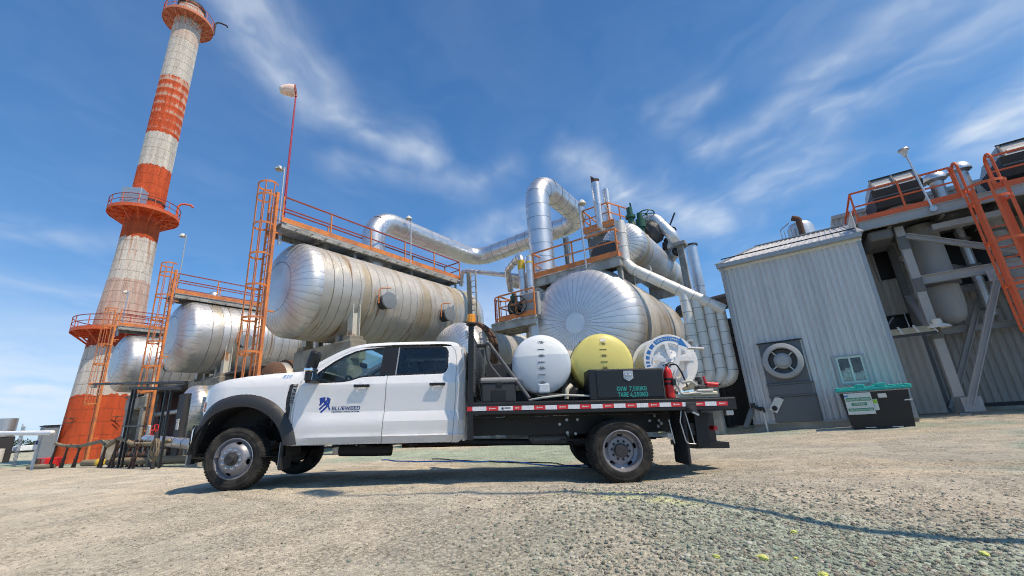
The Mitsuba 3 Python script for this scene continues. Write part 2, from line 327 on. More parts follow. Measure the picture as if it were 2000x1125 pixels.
M('m_blue', (0.02, 0.06, 0.33), 0.4); M('m_navy', (0.015, 0.03, 0.16), 0.4); M('m_decalwhite', (0.84, 0.84, 0.80), 0.4)
M('m_arrowblue', (0.03, 0.17, 0.46), 0.5)
M('m_teal', (0.02, 0.42, 0.36), 0.5); M('m_tealtext', (0.02, 0.33, 0.30), 0.5)
M('m_green', (0.02, 0.09, 0.055), 0.45); M('m_signgreen', (0.02, 0.22, 0.10), 0.5); M('m_lime', (0.30, 0.55, 0.04), 0.5)
M('m_sign', (0.62, 0.66, 0.60), 0.5)
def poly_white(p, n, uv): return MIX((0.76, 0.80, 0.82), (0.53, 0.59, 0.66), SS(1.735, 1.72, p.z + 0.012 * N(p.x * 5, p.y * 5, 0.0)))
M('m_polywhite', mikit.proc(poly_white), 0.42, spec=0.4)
M('m_polyyellow', (0.70, 0.62, 0.19), 0.42, spec=0.4)
M('m_cooler', (0.30, 0.30, 0.31), 0.5); M('m_hosegrey', (0.075, 0.08, 0.09), 0.5); M('m_hosewhite', (0.52, 0.52, 0.47), 0.5)
M('m_toolbox', (0.012, 0.013, 0.016), 0.38)
scene['m_canopy'] = {'type': 'principledthin', 'base_color': rgb((0.75, 0.70, 0.52)), 'roughness': 0.6, 'diff_trans': 1.1}
M('m_cream', (0.66, 0.60, 0.45), 0.6); M('m_yellow', (0.62, 0.42, 0.04), 0.5)
M('m_nozzle', (0.20, 0.225, 0.25), 0.4)
M('m_slate', (0.035, 0.037, 0.042), 0.55)
M('m_tarp', (0.06, 0.062, 0.068), 0.6)
M('m_sulphur', (0.58, 0.60, 0.16), 0.8)
M('m_bark', (0.10, 0.07, 0.05), 0.9); M('m_leaf', (0.045, 0.06, 0.03), 0.8)
M('m_seat', (0.10, 0.10, 0.11), 0.8); M('m_dash', (0.05, 0.05, 0.055), 0.6)
M('m_windsock', (0.90, 0.66, 0.55), 0.8); M('m_sock_pole', (0.42, 0.03, 0.06), 0.5)
M('m_bluecord', (0.02, 0.10, 0.40), 0.5); M('m_greybox', (0.22, 0.26, 0.30), 0.5)
scene['m_glass'] = {'type': 'thindielectric', 'int_ior': 1.5, 'specular_transmittance': rgb((0.62, 0.72, 0.68))}
scene['m_glass_dark'] = {'type': 'thindielectric', 'int_ior': 1.5, 'specular_transmittance': rgb((0.16, 0.18, 0.18))}
scene['m_glass_clear'] = {'type': 'thindielectric', 'int_ior': 1.5, 'specular_transmittance': rgb((0.85, 0.9, 0.88))}

# ---------------------------------------------------------------- ground
CTRL = A([(-6.57, 2.8, .208), (-2.35, 5.78, -.01), (-8.3, 4.6, .17), (-3.9, 7.5, -.03), (-4.71, 3.375, .135), (-3.8, 3.42, .19), (-3.1, 3.46, .225), (-1.98, 3.52, .262), (-1.12, 3.56, .268), (-.454, 3.6, .18), (.075, 3.62, .095), (.73, 3.66, .085), (2.4, 3.75, .07),
          (-1.7, 15, .02), (1.9, 15, .15), (3.3, 18, .16), (6, 20, .2), (-27, 7.2, .02), (-35.6, 7.3, -.12), (-16, 7, .05), (-10, 12, .0), (-5, 12, -.02), (-47, 10, -.3), (-60, 0, -.3), (-40, 20, -.2), (-10, 25, 0), (10, 30, .2), (12, 8, .1),
          (0, 0, .05), (-1.6, 2.2, .08), (-5, .7, .06), (.6, 3.0, .03), (-10, 0, .1), (4, 0, .05), (0, -8, 0), (-15.4, 1.9, .08), (-20, -10, -.1), (20, -10, 0), (40, 20, .2), (0, 45, 0), (-25, 3, .02), (1.5, 9, .08), (-1, 9.5, .02)], float)
def _phi(r): return r
_D = np.linalg.norm(CTRL[:, None, :2] - CTRL[None, :, :2], axis=2)
_w = np.linalg.solve(_D + 0.02 * np.eye(len(CTRL)), CTRL[:, 2] - 0.03)
def gz(x, y, noise=True):
    x, y = np.asarray(x, float), np.asarray(y, float); P = np.stack([x, y], -1)
    z = (np.linalg.norm(P[..., None, :] - CTRL[:, :2], axis=-1) * _w).sum(-1) + 0.03
    far = np.clip((np.hypot(x + 10, y - 8) - 45) / 40, 0, 1); z = z * (1 - far) - 0.15 * far
    if noise:
        q = np.stack([x, y, 0 * x], -1); z = z + (meshkit.fbm(q * 0.8, 4, 5) - 0.5) * 0.07 + (meshkit.fbm(q * 4, 3, 8) - 0.5) * 0.022
    return z
def ground():
    def axis(c, near, step, far):
        a = list(np.arange(-near, near + 1e-6, step)); s, x = step, near
        pos = []
        while x < far: s *= 1.16; x += s; pos.append(x)
        return A([-p for p in pos[::-1]] + a + pos) + c
    xs, ys = axis(-2.5, 6.0, 0.055, 2500), axis(4.0, 4.5, 0.055, 2500)
    X, Y = np.meshgrid(xs, ys, indexing='ij'); Z = gz(X, Y)
    return grid(np.stack([X, Y, Z], -1))
k = uniq('ground'); put(k, ground(), 'm_ground', True); labels[k] = {'label': 'sunlit gravel yard, beige and greenish grit', 'category': 'ground', 'kind': 'structure'}

def stones(n, az0, az1, r0, r1, s0, s1, tint, seed, sub=0, power=1.0, keep=None):
    g = np.random.default_rng(seed); ico = trimesh.creation.icosphere(subdivisions=sub, radius=1.0)
    bv, bf = A(ico.vertices), A(ico.faces); protos = []
    for i in range(9):
        q = bv * (1 + 0.55 * (meshkit.noise(bv * 1.3 + i * 7.7, i)[:, None] - 0.5)); q = q * A([1.0, g.uniform(.6, .95), g.uniform(.42, .7)]); protos.append(q)
    az = np.radians(g.uniform(az0, az1, n)); r = r0 * (r1 / r0) ** (g.random(n) ** power)
    x, y = r * np.sin(az), r * np.cos(az)
    if keep is not None: ok = keep(x, y, g.random(n)); x, y = x[ok], y[ok]; n = len(x)
    s = s0 * (s1 / s0) ** (g.random(n) ** 1.7); z = gz(x, y) + s * 0.12
    V, F, C = [], [], []; rot = g.uniform(0, 2 * np.pi, n); tilt = g.normal(0, .25, n); pid = g.integers(0, 9, n); tn = A(tint)[g.integers(0, len(tint), n)] * g.uniform(.65, 1.25, (n, 1))
    nv = len(bv)
    c, sn, ct, stt = np.cos(rot), np.sin(rot), np.cos(tilt), np.sin(tilt)
    for i in range(9):
        j = np.nonzero(pid == i)[0]; q = protos[i]
        a = q[None] * s[j][:, None, None]
        ax, az_ = a[..., 0] * ct[j][:, None] - a[..., 2] * stt[j][:, None], a[..., 0] * stt[j][:, None] + a[..., 2] * ct[j][:, None]
        wx, wy = ax * c[j][:, None] - a[..., 1] * sn[j][:, None], ax * sn[j][:, None] + a[..., 1] * c[j][:, None]
        P = np.stack([wx + x[j][:, None], wy + y[j][:, None], az_ + z[j][:, None]], -1)
        base = sum(len(v) for v in V)
        V.append(P.reshape(-1, 3)); C.append(np.repeat(tn[j], nv, 0)); F.append((bf[None] + (np.arange(len(j)) * nv)[:, None, None]).reshape(-1, 3) + base)
    return np.vstack(V), np.vstack(F), np.vstack(C)
GREY = [(.30, .31, .25), (.25, .275, .215), (.34, .325, .26), (.17, .175, .15), (.42, .41, .345), (.26, .30, .235), (.35, .30, .235)]
BEIGE = [(.42, .37, .285), (.37, .33, .255), (.30, .27, .215), (.46, .41, .32), (.23, .20, .155)]
def gravel(name, label, *a, **k):
    v, f, c = stones(*a, **k); key = uniq(name); scene[key] = mikit.ply((v, f), 'm_pebble', True, color=c); labels[key] = {'label': label, 'category': 'gravel', 'kind': 'stuff'}
def right_mix(x, y, u):                       # coarse stones thicken to the right
    return u < np.clip((np.degrees(np.arctan2(x, y)) + 46) / 42, 0.03, 1) * np.clip((5.2 - np.hypot(x, y)) / 1.8, 0.05, 1)
gravel('coarse_gravel', 'coarse rounded grey green gravel in the right foreground', 44000, -52, 20, 1.7, 5.4, .004, .0185, GREY, 1, sub=0, power=0.9, keep=right_mix)
gravel('large_gravel', 'larger pebbles strewn across the near gravel', 1700, -58, 20, 1.7, 4.2, .009, .024, GREY, 2, sub=1, power=0.8, keep=right_mix)
gravel('fine_grit', 'fine beige grit in the foreground', 42000, -92, 20, 1.7, 7.5, .003, .0085, BEIGE, 3, sub=0, power=0.85)
gravel('scattered_stones', 'loose stones scattered over the beige yard', 1500, -92, 20, 2.0, 16, .006, .019, BEIGE + GREY, 4, sub=0)
LUMPS = [(-.42, 2.75, .026, 'largest yellow lump near the bottom edge of the gravel'), (-.62, 2.66, .018, 'yellow lump just left of the largest one'), (-.17, 2.72, .021, 'yellow lump near the bottom edge, right of the largest one'), (-.30, 3.28, .020, 'farthest yellow lump, alone among the grey pebbles below the shadow line'), (.10, 2.82, .013, 'small yellow lump near the bottom edge, second from the right'), (.52, 3.42, .021, 'rightmost yellow lump in the gravel'), (-.28, 2.86, .012, 'tiny yellow lump just behind the largest one'), (.30, 2.95, .014, 'small yellow lump left of the rightmost one')]
for x, y, s, lab in LUMPS:
    m = trimesh.creation.icosphere(subdivisions=2, radius=1.0); v = A(m.vertices); v = .8 * v * (0.6 + .8 * meshkit.noise(v * 2.3 + x * 9, 2)[:, None]) * [s * 1.4, s, s * .6]
    single('sulphur_lump', lab, 'stone', (v @ rotm([0, 0, 1], x * 900)[:3, :3].T + A([x, y, float(gz(x, y)) + s * .25]), A(m.faces)), 'm_sulphur', 30, group='yellow lumps in the gravel')

# ---------------------------------------------------------------- horizontal insulated vessels
HP = 0.74                                         # dished ends: flat face, tight knuckle
def gores(parent, c, R, y, sgn, n, m, k=.5, r_in=.158, name='head_gore', proud=.016, gap=.005):
    for i in range(n):
        t0, t1 = 2 * math.pi * i / n, 2 * math.pi * (i + 1) / n; P = []
        for a in np.linspace(math.asin(r_in ** (1 / HP)), math.pi / 2, 17):
            r = (R + proud) * math.sin(a) ** HP; d = (R * k + proud) * max(math.cos(a), 0) ** HP
            g = min(gap / max(r, .05), .12 * (t1 - t0)); tt = np.linspace(t0 + g, t1 - g, 4); bulge = np.sin(np.linspace(0, np.pi, 4)) * .005
            rr = r + bulge * math.sin(a); P.append(np.stack([c[0] + rr * np.cos(tt), 0 * tt + y + sgn * (d + bulge * math.cos(a) - (.016 if a > 1.5 else 0)), c[1] + rr * np.sin(tt)], -1))
        part(parent, name, grid(A(P)), m, True)
def head(c, R, y, sgn, k=.5, n=48):
    return lathe([(max(R * math.sin(a) ** HP, .001), sgn * R * k * max(math.cos(a), 0) ** HP) for a in np.linspace(0, math.pi / 2, 20)], n, origin=(c[0], y, c[1]), axis=(0, 1, 0))
def vessel(name, label, c, R, y0, y1, nb, ng, m, mh, group=None, far=True, crown=False, disc=True, k=.44, seed=0, mats=None):
    g = np.random.default_rng(seed); t = thing(name, label, 'tank', group)
    part(t, 'shell', cat([lathe([(R, y0), (R, y1)], 64, origin=(c[0], 0, c[1]), axis=(0, 1, 0)), head(c, R, y0, -1, k), head(c, R, y1, 1, k)]), 'm_seam', True)
    ed = y0 + (y1 - y0) * (np.arange(nb + 1) + np.r_[0, g.uniform(-.14, .14, nb - 1), 0]) / nb
    for i in range(nb):
        a, b = ed[i] + .014, ed[i + 1] - .014; d = .012 + .006 * g.random()
        mt = m if mats is None else mats[int(g.integers(len(mats)))]
        part(t, 'cladding_band', lathe([(R, a), (R + d, a), (R + d + .004, (a + b) / 2), (R + d + .008, b), (R, b)], 64, origin=(c[0], 0, c[1]), axis=(0, 1, 0)), mt, 35)
    gores(t, c, R, y0, -1, ng, mh, k, r_in=.158 if disc else .52 if crown else .03)
    if crown: part(t, 'head_crown', lathe([(max((R + .016) * math.sin(a) ** HP, .001), -(R * k + .016) * math.cos(a) ** HP) for a in np.linspace(0, math.asin((.52 * R / (R + .016) - .004) ** (1 / HP)), 14)], 56, origin=(c[0], y0, c[1]), axis=(0, 1, 0)), mh, True)
    if far: gores(t, c, R, y1, 1, 20, mh, k)
    if disc:
        part(t, 'head_cap', lathe([(.001, -(R * k + .03)), (R * .165, -(R * k * .998 + .026)), (R * .175, -(R * k * .97))], 32, origin=(c[0], y0, c[1]), axis=(0, 1, 0)), mh, 30)
    return t
TX = [(-16.0, 6.24, 8.45, 17.7), (-27.0, 6.16, 8.6, 17.8), (-37.6, 6.05, 8.9, 18.0)]; TR = 1.88
TL = ['large elevated insulated tank behind the truck cab, streaked with rust', 'silver elevated tank between the two tall cage ladders left of the truck', 'leftmost silver elevated tank, in front of the banded chimney']
tanks = []
for i, (x, z, y0, y1) in enumerate(TX):
    t = vessel('storage_tank', TL[i], (x, z), TR, y0, y1, (22, 20, 18)[i], (40, 36, 32)[i], 'm_alu', 'm_alu', 'row of elevated insulated tanks', disc=False, crown=True, k=.42, seed=i, mats=(['m_alu_stained'], ['m_alu', 'm_alu', 'm_alu_worn'], ['m_alu'])[i])
    tanks.append(t)
    for yy in ((11.2, 14.85) if i == 0 else (10.6, 14.4)):          # side hand-hole covers
        o = (x + TR - .12, yy, z - .36); q = part(t, 'nozzle', lathe([(.30, 0), (.30, .42), (.33, .42), (.33, .56), (.33, .57)], 28, origin=o, axis=(1, -.05, 0)), 'm_slate', 30)
        put(uniq(q + '__cover'), lathe([(.001, .60), (.27, .59), (.355, .57), (.36, .50), (.33, .49)], 28, origin=o, axis=(1, -.05, 0)), 'm_nozzle', 30)
        put(uniq(q + '__davit'), tube(fillet([(o[0] + .3, yy - .38, z - .5), (o[0] + .3, yy - .38, z + .15), (o[0] + .5, yy + .05, z + .2)], .15), .025, 8), 'm_orange', True)
    part(t, 'top_strip', cat([bar((x + s * .55, y0 + .1, z + TR * .957), (x + s * .55, y1, z + TR * .957), .04, .08) for s in (-1, 1)]), 'm_steel')
    for yy in (y0 + 1.0, y0 + 4.4): part(t, 'vent_dome', lathe([(.30, TR - .1), (.30, TR + .62), (.26, TR + .75), (.14, TR + .84), (.001, TR + .87)], 24, origin=(x - .1, yy, z)), 'm_alu_bright', 40)
    # concrete bents that carry the tank, steel posts on top of them
    zt = (4.15, 3.92, 3.8)[i]
    for yb in (10.0, 15.8):
        b = thing('concrete_bent', ('front' if yb < 12 else 'rear') + ' concrete bent under ' + ('the large tank behind the truck cab', 'the silver tank left of the truck', 'the leftmost silver tank')[i], 'pier', 'concrete bents under the elevated tanks')
        part(b, 'cap_beam', cbox(x - 2.0, x + 2.0, yb - .35, yb + .35, zt - .75, zt, .03), 'm_concrete')
        for s in (-1, 1):
            part(b, 'column', cbox(x + s * 1.5 - .34, x + s * 1.5 + .34, yb - .33, yb + .33, -.6, zt - .75, .03), 'm_concrete')
            part(b, 'pedestal', cbox(x + s * 1.62 - .24, x + s * 1.62 + .24, yb - .3, yb + .3, zt, zt + .18, .015), 'm_concrete')
            part(b, 'post', ibeam((x + s * 1.62, yb, zt + .18), (x + s * 1.62, yb, z - .52), .34, .34, .03, (0, 1, 0)), 'm_rusty_paint')
            part(b, 'post', ibeam((x + s * .7, yb, zt), (x + s * .7, yb, z - 1.66), .22, .22, .03, (0, 1, 0)), 'm_greypaint')

# ---------------------------------------------------------------- railings, platforms, ladders
def rail(parent, pts, z, nposts, m='m_orange', toe=True, top='m_orange', h=1.07, posts=None):
    pts = [A([p[0], p[1], z]) for p in pts]
    for a, b in zip(pts[:-1], pts[1:]):
        part(parent, 'top_rail', bar(a + [0, 0, h], b + [0, 0, h], .05, .05), top); part(parent, 'mid_rail', bar(a + [0, 0, h * .55], b + [0, 0, h * .55], .042, .042), top if top != m else m)
        if toe: part(parent, 'toe_plate', bar(a + [0, 0, .12], b + [0, 0, .12], .012, .20), m)
        n = max(2, int(round(np.linalg.norm(b - a) / nposts)) + 1)
        for t in np.linspace(0, 1, n)[(0 if a is pts[0] else 1):]:
            p = a + (b - a) * t; part(parent, 'rail_post', bar(p, p + [0, 0, h], .05, .05, (1, 0, 0)), m)
def walkway(name, label, x, y0, y1, z, w, top, group):
    t = thing(name, label, 'platform', group); xw = x - w
    for xx in (x, xw): part(t, 'edge_beam', ibeam((xx, y0, z - .12), (xx, y1, z - .12), .10, .24, .015), 'm_steel')
    n = int((y1 - y0) / 1.6)
    for i in range(n + 1):
        yy = y0 + .1 + (y1 - y0 - .2) * i / n; part(t, 'cross_beam', ibeam((xw, yy, z - .14), (x, yy, z - .14), .08, .18, .012), 'm_steel')
        if i % 2 == 0:
            part(t, 'bracket', ibeam((x - .25, yy, z - .26), (x - .25, yy, 7.72), .09, .09, .012, (0, 1, 0)), 'm_galv'); part(t, 'bracket', ibeam((xw + .25, yy, z - .26), (xw + .25, yy, 7.72), .09, .09, .012, (0, 1, 0)), 'm_galv')
    part(t, 'deck_plate', box(xw + .05, x - .05, y0, y1, z - .03, z), 'm_greypaint')
    for yy in np.arange(y0 + .5, y1, .62): part(t, 'tray_rung', bar((x + .02, yy, z - .22), (x + .34, yy, z - .22), .05, .03), 'm_steel')
    part(t, 'tray_rail', bar((x + .34, y0, z - .22), (x + .34, y1, z - .22), .03, .08), 'm_steel')
    rail(t, [(x, y0), (x, y1), (xw, y1)], z, 1.85, top=top); rail(t, [(xw, y1), (xw, y0 + .1)], z, 2.4, top=top)
    return t
walkway('walkway', 'orange railed walkway on top of the large tank behind the cab', -15.2, 7.25, 17.3, 8.55, 1.15, 'm_maroon', 'walkways on top of the tanks')
walkway('walkway', 'orange railed walkway on the silver tank left of the truck', -26.15, 7.5, 17.0, 8.2, 1.15, 'm_maroon', 'walkways on top of the tanks')
walkway('walkway', 'orange railed walkway on the leftmost tank beside the chimney', -36.7, 7.8, 17.2, 8.35, 1.15, 'm_maroon', 'walkways on top of the tanks')
def cage_ladder(label, xa, xb, y, z0, z1, zc, out=(0, -1, 0), along=(1, 0, 0), m='m_orange', group='cage ladders up to the tank walkways', fat=True):
    t = thing('cage_ladder', label, 'ladder', group); out, al = A(out, float), A(along, float); base = A([0, 0, 0.0])
    def P(u, o, z): return A([0.0, y, 0]) * abs(al[0]) + A([y, 0, 0]) * abs(al[1]) + al * u + out * o + A([0, 0, z])
    w = xb - xa; mid = (xa + xb) / 2; top = z1
    part(t, 'stringer', bar(P(xa, 0, z0), P(xa, 0, top), .08, .05, out), m); part(t, 'stringer', bar(P(xb, 0, z0), P(xb, 0, top - .35 if fat else top), .16 if fat else .08, .10 if fat else .05, out), m)
    for z in np.arange(z0 + .3, z1 - 1.0, .30): part(t, 'rung', cyl(P(xa, 0, z), P(xb, 0, z), .019, 6), m)
    hoopz = np.arange(zc, z1 - .02, 1.2); hoopz = np.r_[hoopz, z1 - .03]; R = .36
    def arc(z, n=15):
        th = np.linspace(-.12 * math.pi, 1.12 * math.pi, n); return [P(mid + (R + w * .12) * math.cos(q), .22 + R * math.sin(q) if math.sin(q) > 0 else .22 + .6 * R * math.sin(q), z) for q in th]
    for z in hoopz:
        a = [P(xb, 0, z)] + arc(z) + [P(xa, 0, z)]
        part(t, 'hoop', cat([bar(p, q, .014, .075) for p, q in zip(a[:-1], a[1:])]), m)
    ref = arc(0)
    for j in (1, 4, 7, 10, 13):
        p = ref[j]; part(t, 'cage_strap', bar(p + [0, 0, zc], p + [0, 0, z1], .02, .06, (1, 0, 0)), m)
    for z in (z0 + 1.4, (z0 + z1) / 2, z1 - 2.0):
        for u in (xa, xb): part(t, 'standoff', bar(P(u, 0, z), P(u, -.32, z), .05, .05), m)
    return t
cage_ladder('tall orange cage ladder at the near end of the large tank', -15.98, -15.42, 7.08, .05, 10.15, 2.4)
cage_ladder('orange cage ladder in front of the silver middle tank', -26.7, -26.05, 7.35, .02, 9.75, 3.2)
cage_ladder('leftmost orange cage ladder, standing in front of the chimney base', -36.35, -35.75, 7.45, -.1, 9.25, 3.3)

# ---------------------------------------------------------------- banded chimney
CX, CY = -46.89, 10.19
PROF = A([(-1.2, 2.02), (4.6, 1.86), (8, 1.74), (11.7, 1.57), (14.5, 1.40), (17, 1.30), (22.6, 1.27), (43.2, 1.19), (45.9, 1.17)])
def cr(z): return np.interp(z, PROF[:, 0], PROF[:, 1])
def csh(z): s = -.30 + .0135 * z; return CX + .212 * s, CY + .977 * s
ch = thing('chimney', 'tall orange and white banded chimney stack with ring platforms at far left', 'chimney')
def crow(z0, z1, a0, a1, d, n=6):
    P = []
    for z in (z0, z1):
        x, y = csh(z); r = cr(z) + d; th = np.linspace(a0, a1, n); P.append(np.stack([x + r * np.cos(th), y + r * np.sin(th), 0 * th + z], -1))
    # edges turned in
    v, f = grid(A(P)); return v, f
core = []
for z in np.linspace(-1.2, 45.7, 60):
    x, y = csh(z); th = np.arange(48) * 2 * np.pi / 48; core.append(np.stack([x + (cr(z) - .03) * np.cos(th), y + (cr(z) - .03) * np.sin(th), 0 * th + z], -1))
core = A(core); part(ch, 'liner', grid(np.concatenate([core, core[:, :1]], 1)), 'm_joint', True)
face = math.atan2(-CY, -CX); back = []; g = np.random.default_rng(3)
zz = -1.2; row = 0
while zz < 45.2:
    h = .95; n = 16 if zz < 18 else 10; off = (row % 2) * .5
    for i in range(n):
        a0 = face - math.pi + 2 * math.pi * (i + off) / n; a1 = a0 + 2 * math.pi / n; gp = .004; d = .006 * g.random()
        mc = crow(zz + .011, min(zz + h, 45.6) - .011, a0 + gp, a1 - gp, d); mid = (a0 + a1) / 2 - face; mid = (mid + math.pi) % (2 * math.pi) - math.pi
        if abs(mid) < math.radians(76) and zz > -.4: part(ch, 'panel', mc, 'm_chimney', True)
        else: back.append(mc)
    zz += h; row += 1
part(ch, 'rear_panels', cat(back), 'm_chimney', True, kind='stuff')
def ringplat(z, w, m, rails=True, span=(0, 2 * math.pi), boards=14):
    x, y = csh(z); r0 = cr(z); n = 40; a0, a1 = span
    def L(pr): return lathe(pr, n, a0, a1, (x, y, 0))
    part(ch, 'platform_deck', L([(r0 + .03, z), (r0 + w, z), (r0 + w, z - .06), (r0 + .03, z - .06)]), m, 30)
    part(ch, 'platform_ring', L([(r0 + w, z + .16), (r0 + w + .03, z + .16), (r0 + w + .03, z - .14), (r0 + w, z - .14), (r0 + w, z + .16)]), m, 30)
    for zz, rr in ((z + 1.05, .028), (z + .58, .022)):
        th = np.linspace(a0, a1, n + 1); part(ch, 'platform_rail', tube(np.stack([x + (r0 + w) * np.cos(th), y + (r0 + w) * np.sin(th), 0 * th + zz], -1), rr * 1.3, 6, False), 'm_maroon' if z < 30 else 'm_redorange', True)
    for q in np.linspace(a0, a1, boards + 1)[:-1]:
        c, s = math.cos(q), math.sin(q); pr = lambda r, zz: (x + r * c, y + r * s, zz)
        part(ch, 'platform_post', cyl(pr(r0 + w, z), pr(r0 + w, z + 1.05), .03, 6), m)
        part(ch, 'platform_bracket', cat([bar(pr(r0, z - .12), pr(r0 + w, z - .12), .07, .14), bar(pr(r0 + w - .05, z - .15), pr(r0 + .02, z - 1.0), .07, .09)]), m)
ringplat(9.7, 1.15, 'm_redorange'); ringplat(20.6, 1.25, 'm_redorange'); ringplat(43.6, 1.0, 'm_salmon')
x, y = csh(45.7); part(ch, 'rim_cap', lathe([(1.05, 45.6), (1.24, 45.6), (1.24, 45.95), (1.0, 45.98), (.98, 45.0)], 40, origin=(x, y, 0)), 'm_darksteel', 30)
for i in range(16):
    a = face + math.radians(-75 + 10 * i); x, y = csh(21.9); r = cr(21.9) + .01; part(ch, 'sample_port', xf(box(-.02, .05, -.10, .10, -.09, .09), mat([(math.cos(a), math.sin(a), 0), (-math.sin(a), math.cos(a), 0), (0, 0, 1)], (x + r * math.cos(a), y + r * math.sin(a), 21.9))), 'm_darksteel')
x, y = csh(20.6); e = face - .55
part(ch, 'monitor_cabinet', xf(cbox(-.5, .5, -.75, .75, 0, 1.75, .03), mat([(math.cos(e), math.sin(e), 0), (-math.sin(e), math.cos(e), 0), (0, 0, 1)], (x + 1.75 * math.cos(e), y + 1.75 * math.sin(e), 20.62))), 'm_galv')
for z, e in ((20.6, face + 1.45), (43.6, face + 1.5)):
    x, y = csh(z); q = (x + 2.25 * math.cos(e), y + 2.25 * math.sin(e)); w = (x + 3.3 * math.cos(e), y + 3.3 * math.sin(e))
    part(ch, 'davit', tube(fillet([(q[0], q[1], z), (q[0], q[1], z + 2.0), (w[0], w[1], z + 2.0), (w[0] + .1, w[1], z + 1.75)], .5), .09, 8), 'm_redorange' if z < 30 else 'm_darksteel', True)
for a in (-.75, .55):
    x, y = csh(2.9); r = cr(2.9); q = (x + r * math.cos(face + a), y + r * math.sin(face + a)); o = unit([math.cos(face + a), math.sin(face + a), 0])
    part(ch, 'lug_frame', cat([tube([A([q[0], q[1], 2.9]) + o * .02, A([q[0], q[1], 2.9]) + o * .3], .03, 6), bar(A([q[0], q[1], 2.95]) + o * .3 + [-.05, -.35, 0], A([q[0], q[1], 2.95]) + o * .3 + [.05, .35, 0], .05, .05), bar(A([q[0], q[1], 2.65]) + o * .3 + [-.04, -.25, 0], A([q[0], q[1], 2.65]) + o * .3 + [.04, .25, 0], .05, .05)]), 'm_rust')
x, y = csh(0); part(ch, 'base_band', cat([crow(-.6, 1.25, face + .30, face + .98, .05, 8)]), 'm_concrete', True)

# ---------------------------------------------------------------- insulated pipes
def pipe_bands(parent, path, r, step, m, name='cladding_sleeve', n=18, mats=None, lip=.008):
    P = A(path, float); seg = np.linalg.norm(np.diff(P, axis=0), axis=1); s = np.r_[0, np.cumsum(seg)]; L = s[-1]; k = max(1, int(L / step)); g = np.random.default_rng(int(L * 100))
    def at(t): return A([np.interp(t, s, P[:, j]) for j in range(3)])
    part(parent, 'pipe_core', tube(path, r - .012, n), 'm_seam', True)
    for i in range(k):
        a, b = L * i / k + .006, L * (i + 1) / k - .006; ts = [a] + [t for t in s if a + .01 < t < b - .01] + [b]
        pts = [at(t) for t in ts]; rr = np.linspace(r, r + lip, len(ts)) + .003 * g.random()
        part(parent, name, tube(pts, rr, n, False), m if mats is None else mats[int(g.integers(len(mats)))], True)
def pipe(name, label, pts, r, bend, step, m, group=None, k=8, n=18, mats=None):
    t = thing(name, label, 'pipe', group); pipe_bands(t, fillet(pts, bend, k), r, step, m, n=n, mats=mats); return t
pipe('vapour_pipe', 'fat silver insulated pipe arching from the large tank to the radial ended tank', [(-16.0, 12.0, 8.0), (-16.0, 12.0, 10.75), (-16.0, 19.9, 10.75), (-8.4, 19.9, 11.0), (-8.5, 15.1, 11.3), (-8.5, 15.1, 6.1)], .53, 1.15, .62, 'm_alu_bright', n=24)
x = single('pipe_support', 'grey steel post holding the fat silver pipe behind the twin pipes', 'post', ibeam((-9.6, 19.9, 4), (-9.6, 19.9, 10.3), .25, .25, .02, (1, 0, 0)), 'm_steel')

# ---------------------------------------------------------------- radial ended vessel and what stands on it
v5 = vessel('separator_tank', 'big low tank with radial seams on its dished end, behind the truck deck', (-6.5, 3.96), 2.21, 14.45, 20.3, 11, 44, 'm_alu_dull', 'm_alu', disc=True, k=.44, seed=9, mats=['m_alu_dull', 'm_alu_dull', 'm_alu_stained'], far=False)
for y in (15.6, 19.2): part(v5, 'saddle', box(-8.1, -4.9, y - .25, y + .25, -.2, 2.35), 'm_concrete')
v6 = vessel('upper_drum', 'slim insulated drum riding above the radial ended tank, orange rail in front', (-4.85, 6.95), .84, 15.1, 21.0, 14, 30, 'm_alu_dull', 'm_alu', disc=False, k=.6, seed=12, mats=['m_alu_dull', 'm_alu_stained', 'm_alu'], far=False)
for y in (16.2, 19.5): part(v6, 'saddle', box(-5.4, -4.3, y - .12, y + .12, 5.7, 6.3), 'm_steel')
part(v6, 'dark_cover', lathe([(.001, -.72), (.50, -.70), (.58, -.62), (.60, -.2)], 30, origin=(-5.45, 15.1, 6.55), axis=(0, 1, 0)), 'm_tarp', 30)
dk = thing('vessel_platform', 'lower orange railed platform in front of the upper drum', 'platform')
part(dk, 'front_beam', ibeam((-8.35, 14.0, 6.0), (-4.75, 14.0, 6.0), .14, .34, .02), 'm_steel'); part(dk, 'side_beam', ibeam((-4.75, 14.0, 6.0), (-4.75, 15.6, 6.0), .14, .34, .02), 'm_steel')
part(dk, 'side_beam', ibeam((-8.35, 14.0, 6.0), (-8.35, 17.5, 6.0), .14, .34, .02), 'm_steel'); part(dk, 'rear_beam', ibeam((-8.35, 15.9, 6.0), (-5.8, 15.9, 6.0), .14, .34, .02), 'm_steel')
part(dk, 'deck_plate', box(-8.3, -4.8, 14.05, 15.5, 6.17, 6.2), 'm_greypaint')
for x in (-7.6, -6.6, -5.6): part(dk, 'joist', ibeam((x, 14.05, 6.03), (x, 15.5, 6.03), .08, .2, .012), 'm_steel')
rail(dk, [(-8.33, 15.6), (-8.33, 14.02), (-4.78, 14.02), (-4.78, 15.4)], 6.2, 1.75)
for x, y in ((-4.85, 14.2), (-4.85, 15.5)): part(dk, 'leg', ibeam((x, y, 3.6), (x, y, 5.85), .16, .16, .015, (1, 0, 0)), 'm_steel')
part(dk, 'knee_brace', bar((-8.3, 14.05, 5.8), (-7.3, 14.6, 5.0), .14, .1), 'm_steel'); part(dk, 'knee_brace', bar((-8.3, 14.05, 5.8), (-8.3, 14.05, 4.9), .12, .1, (1, 0, 0)), 'm_steel')
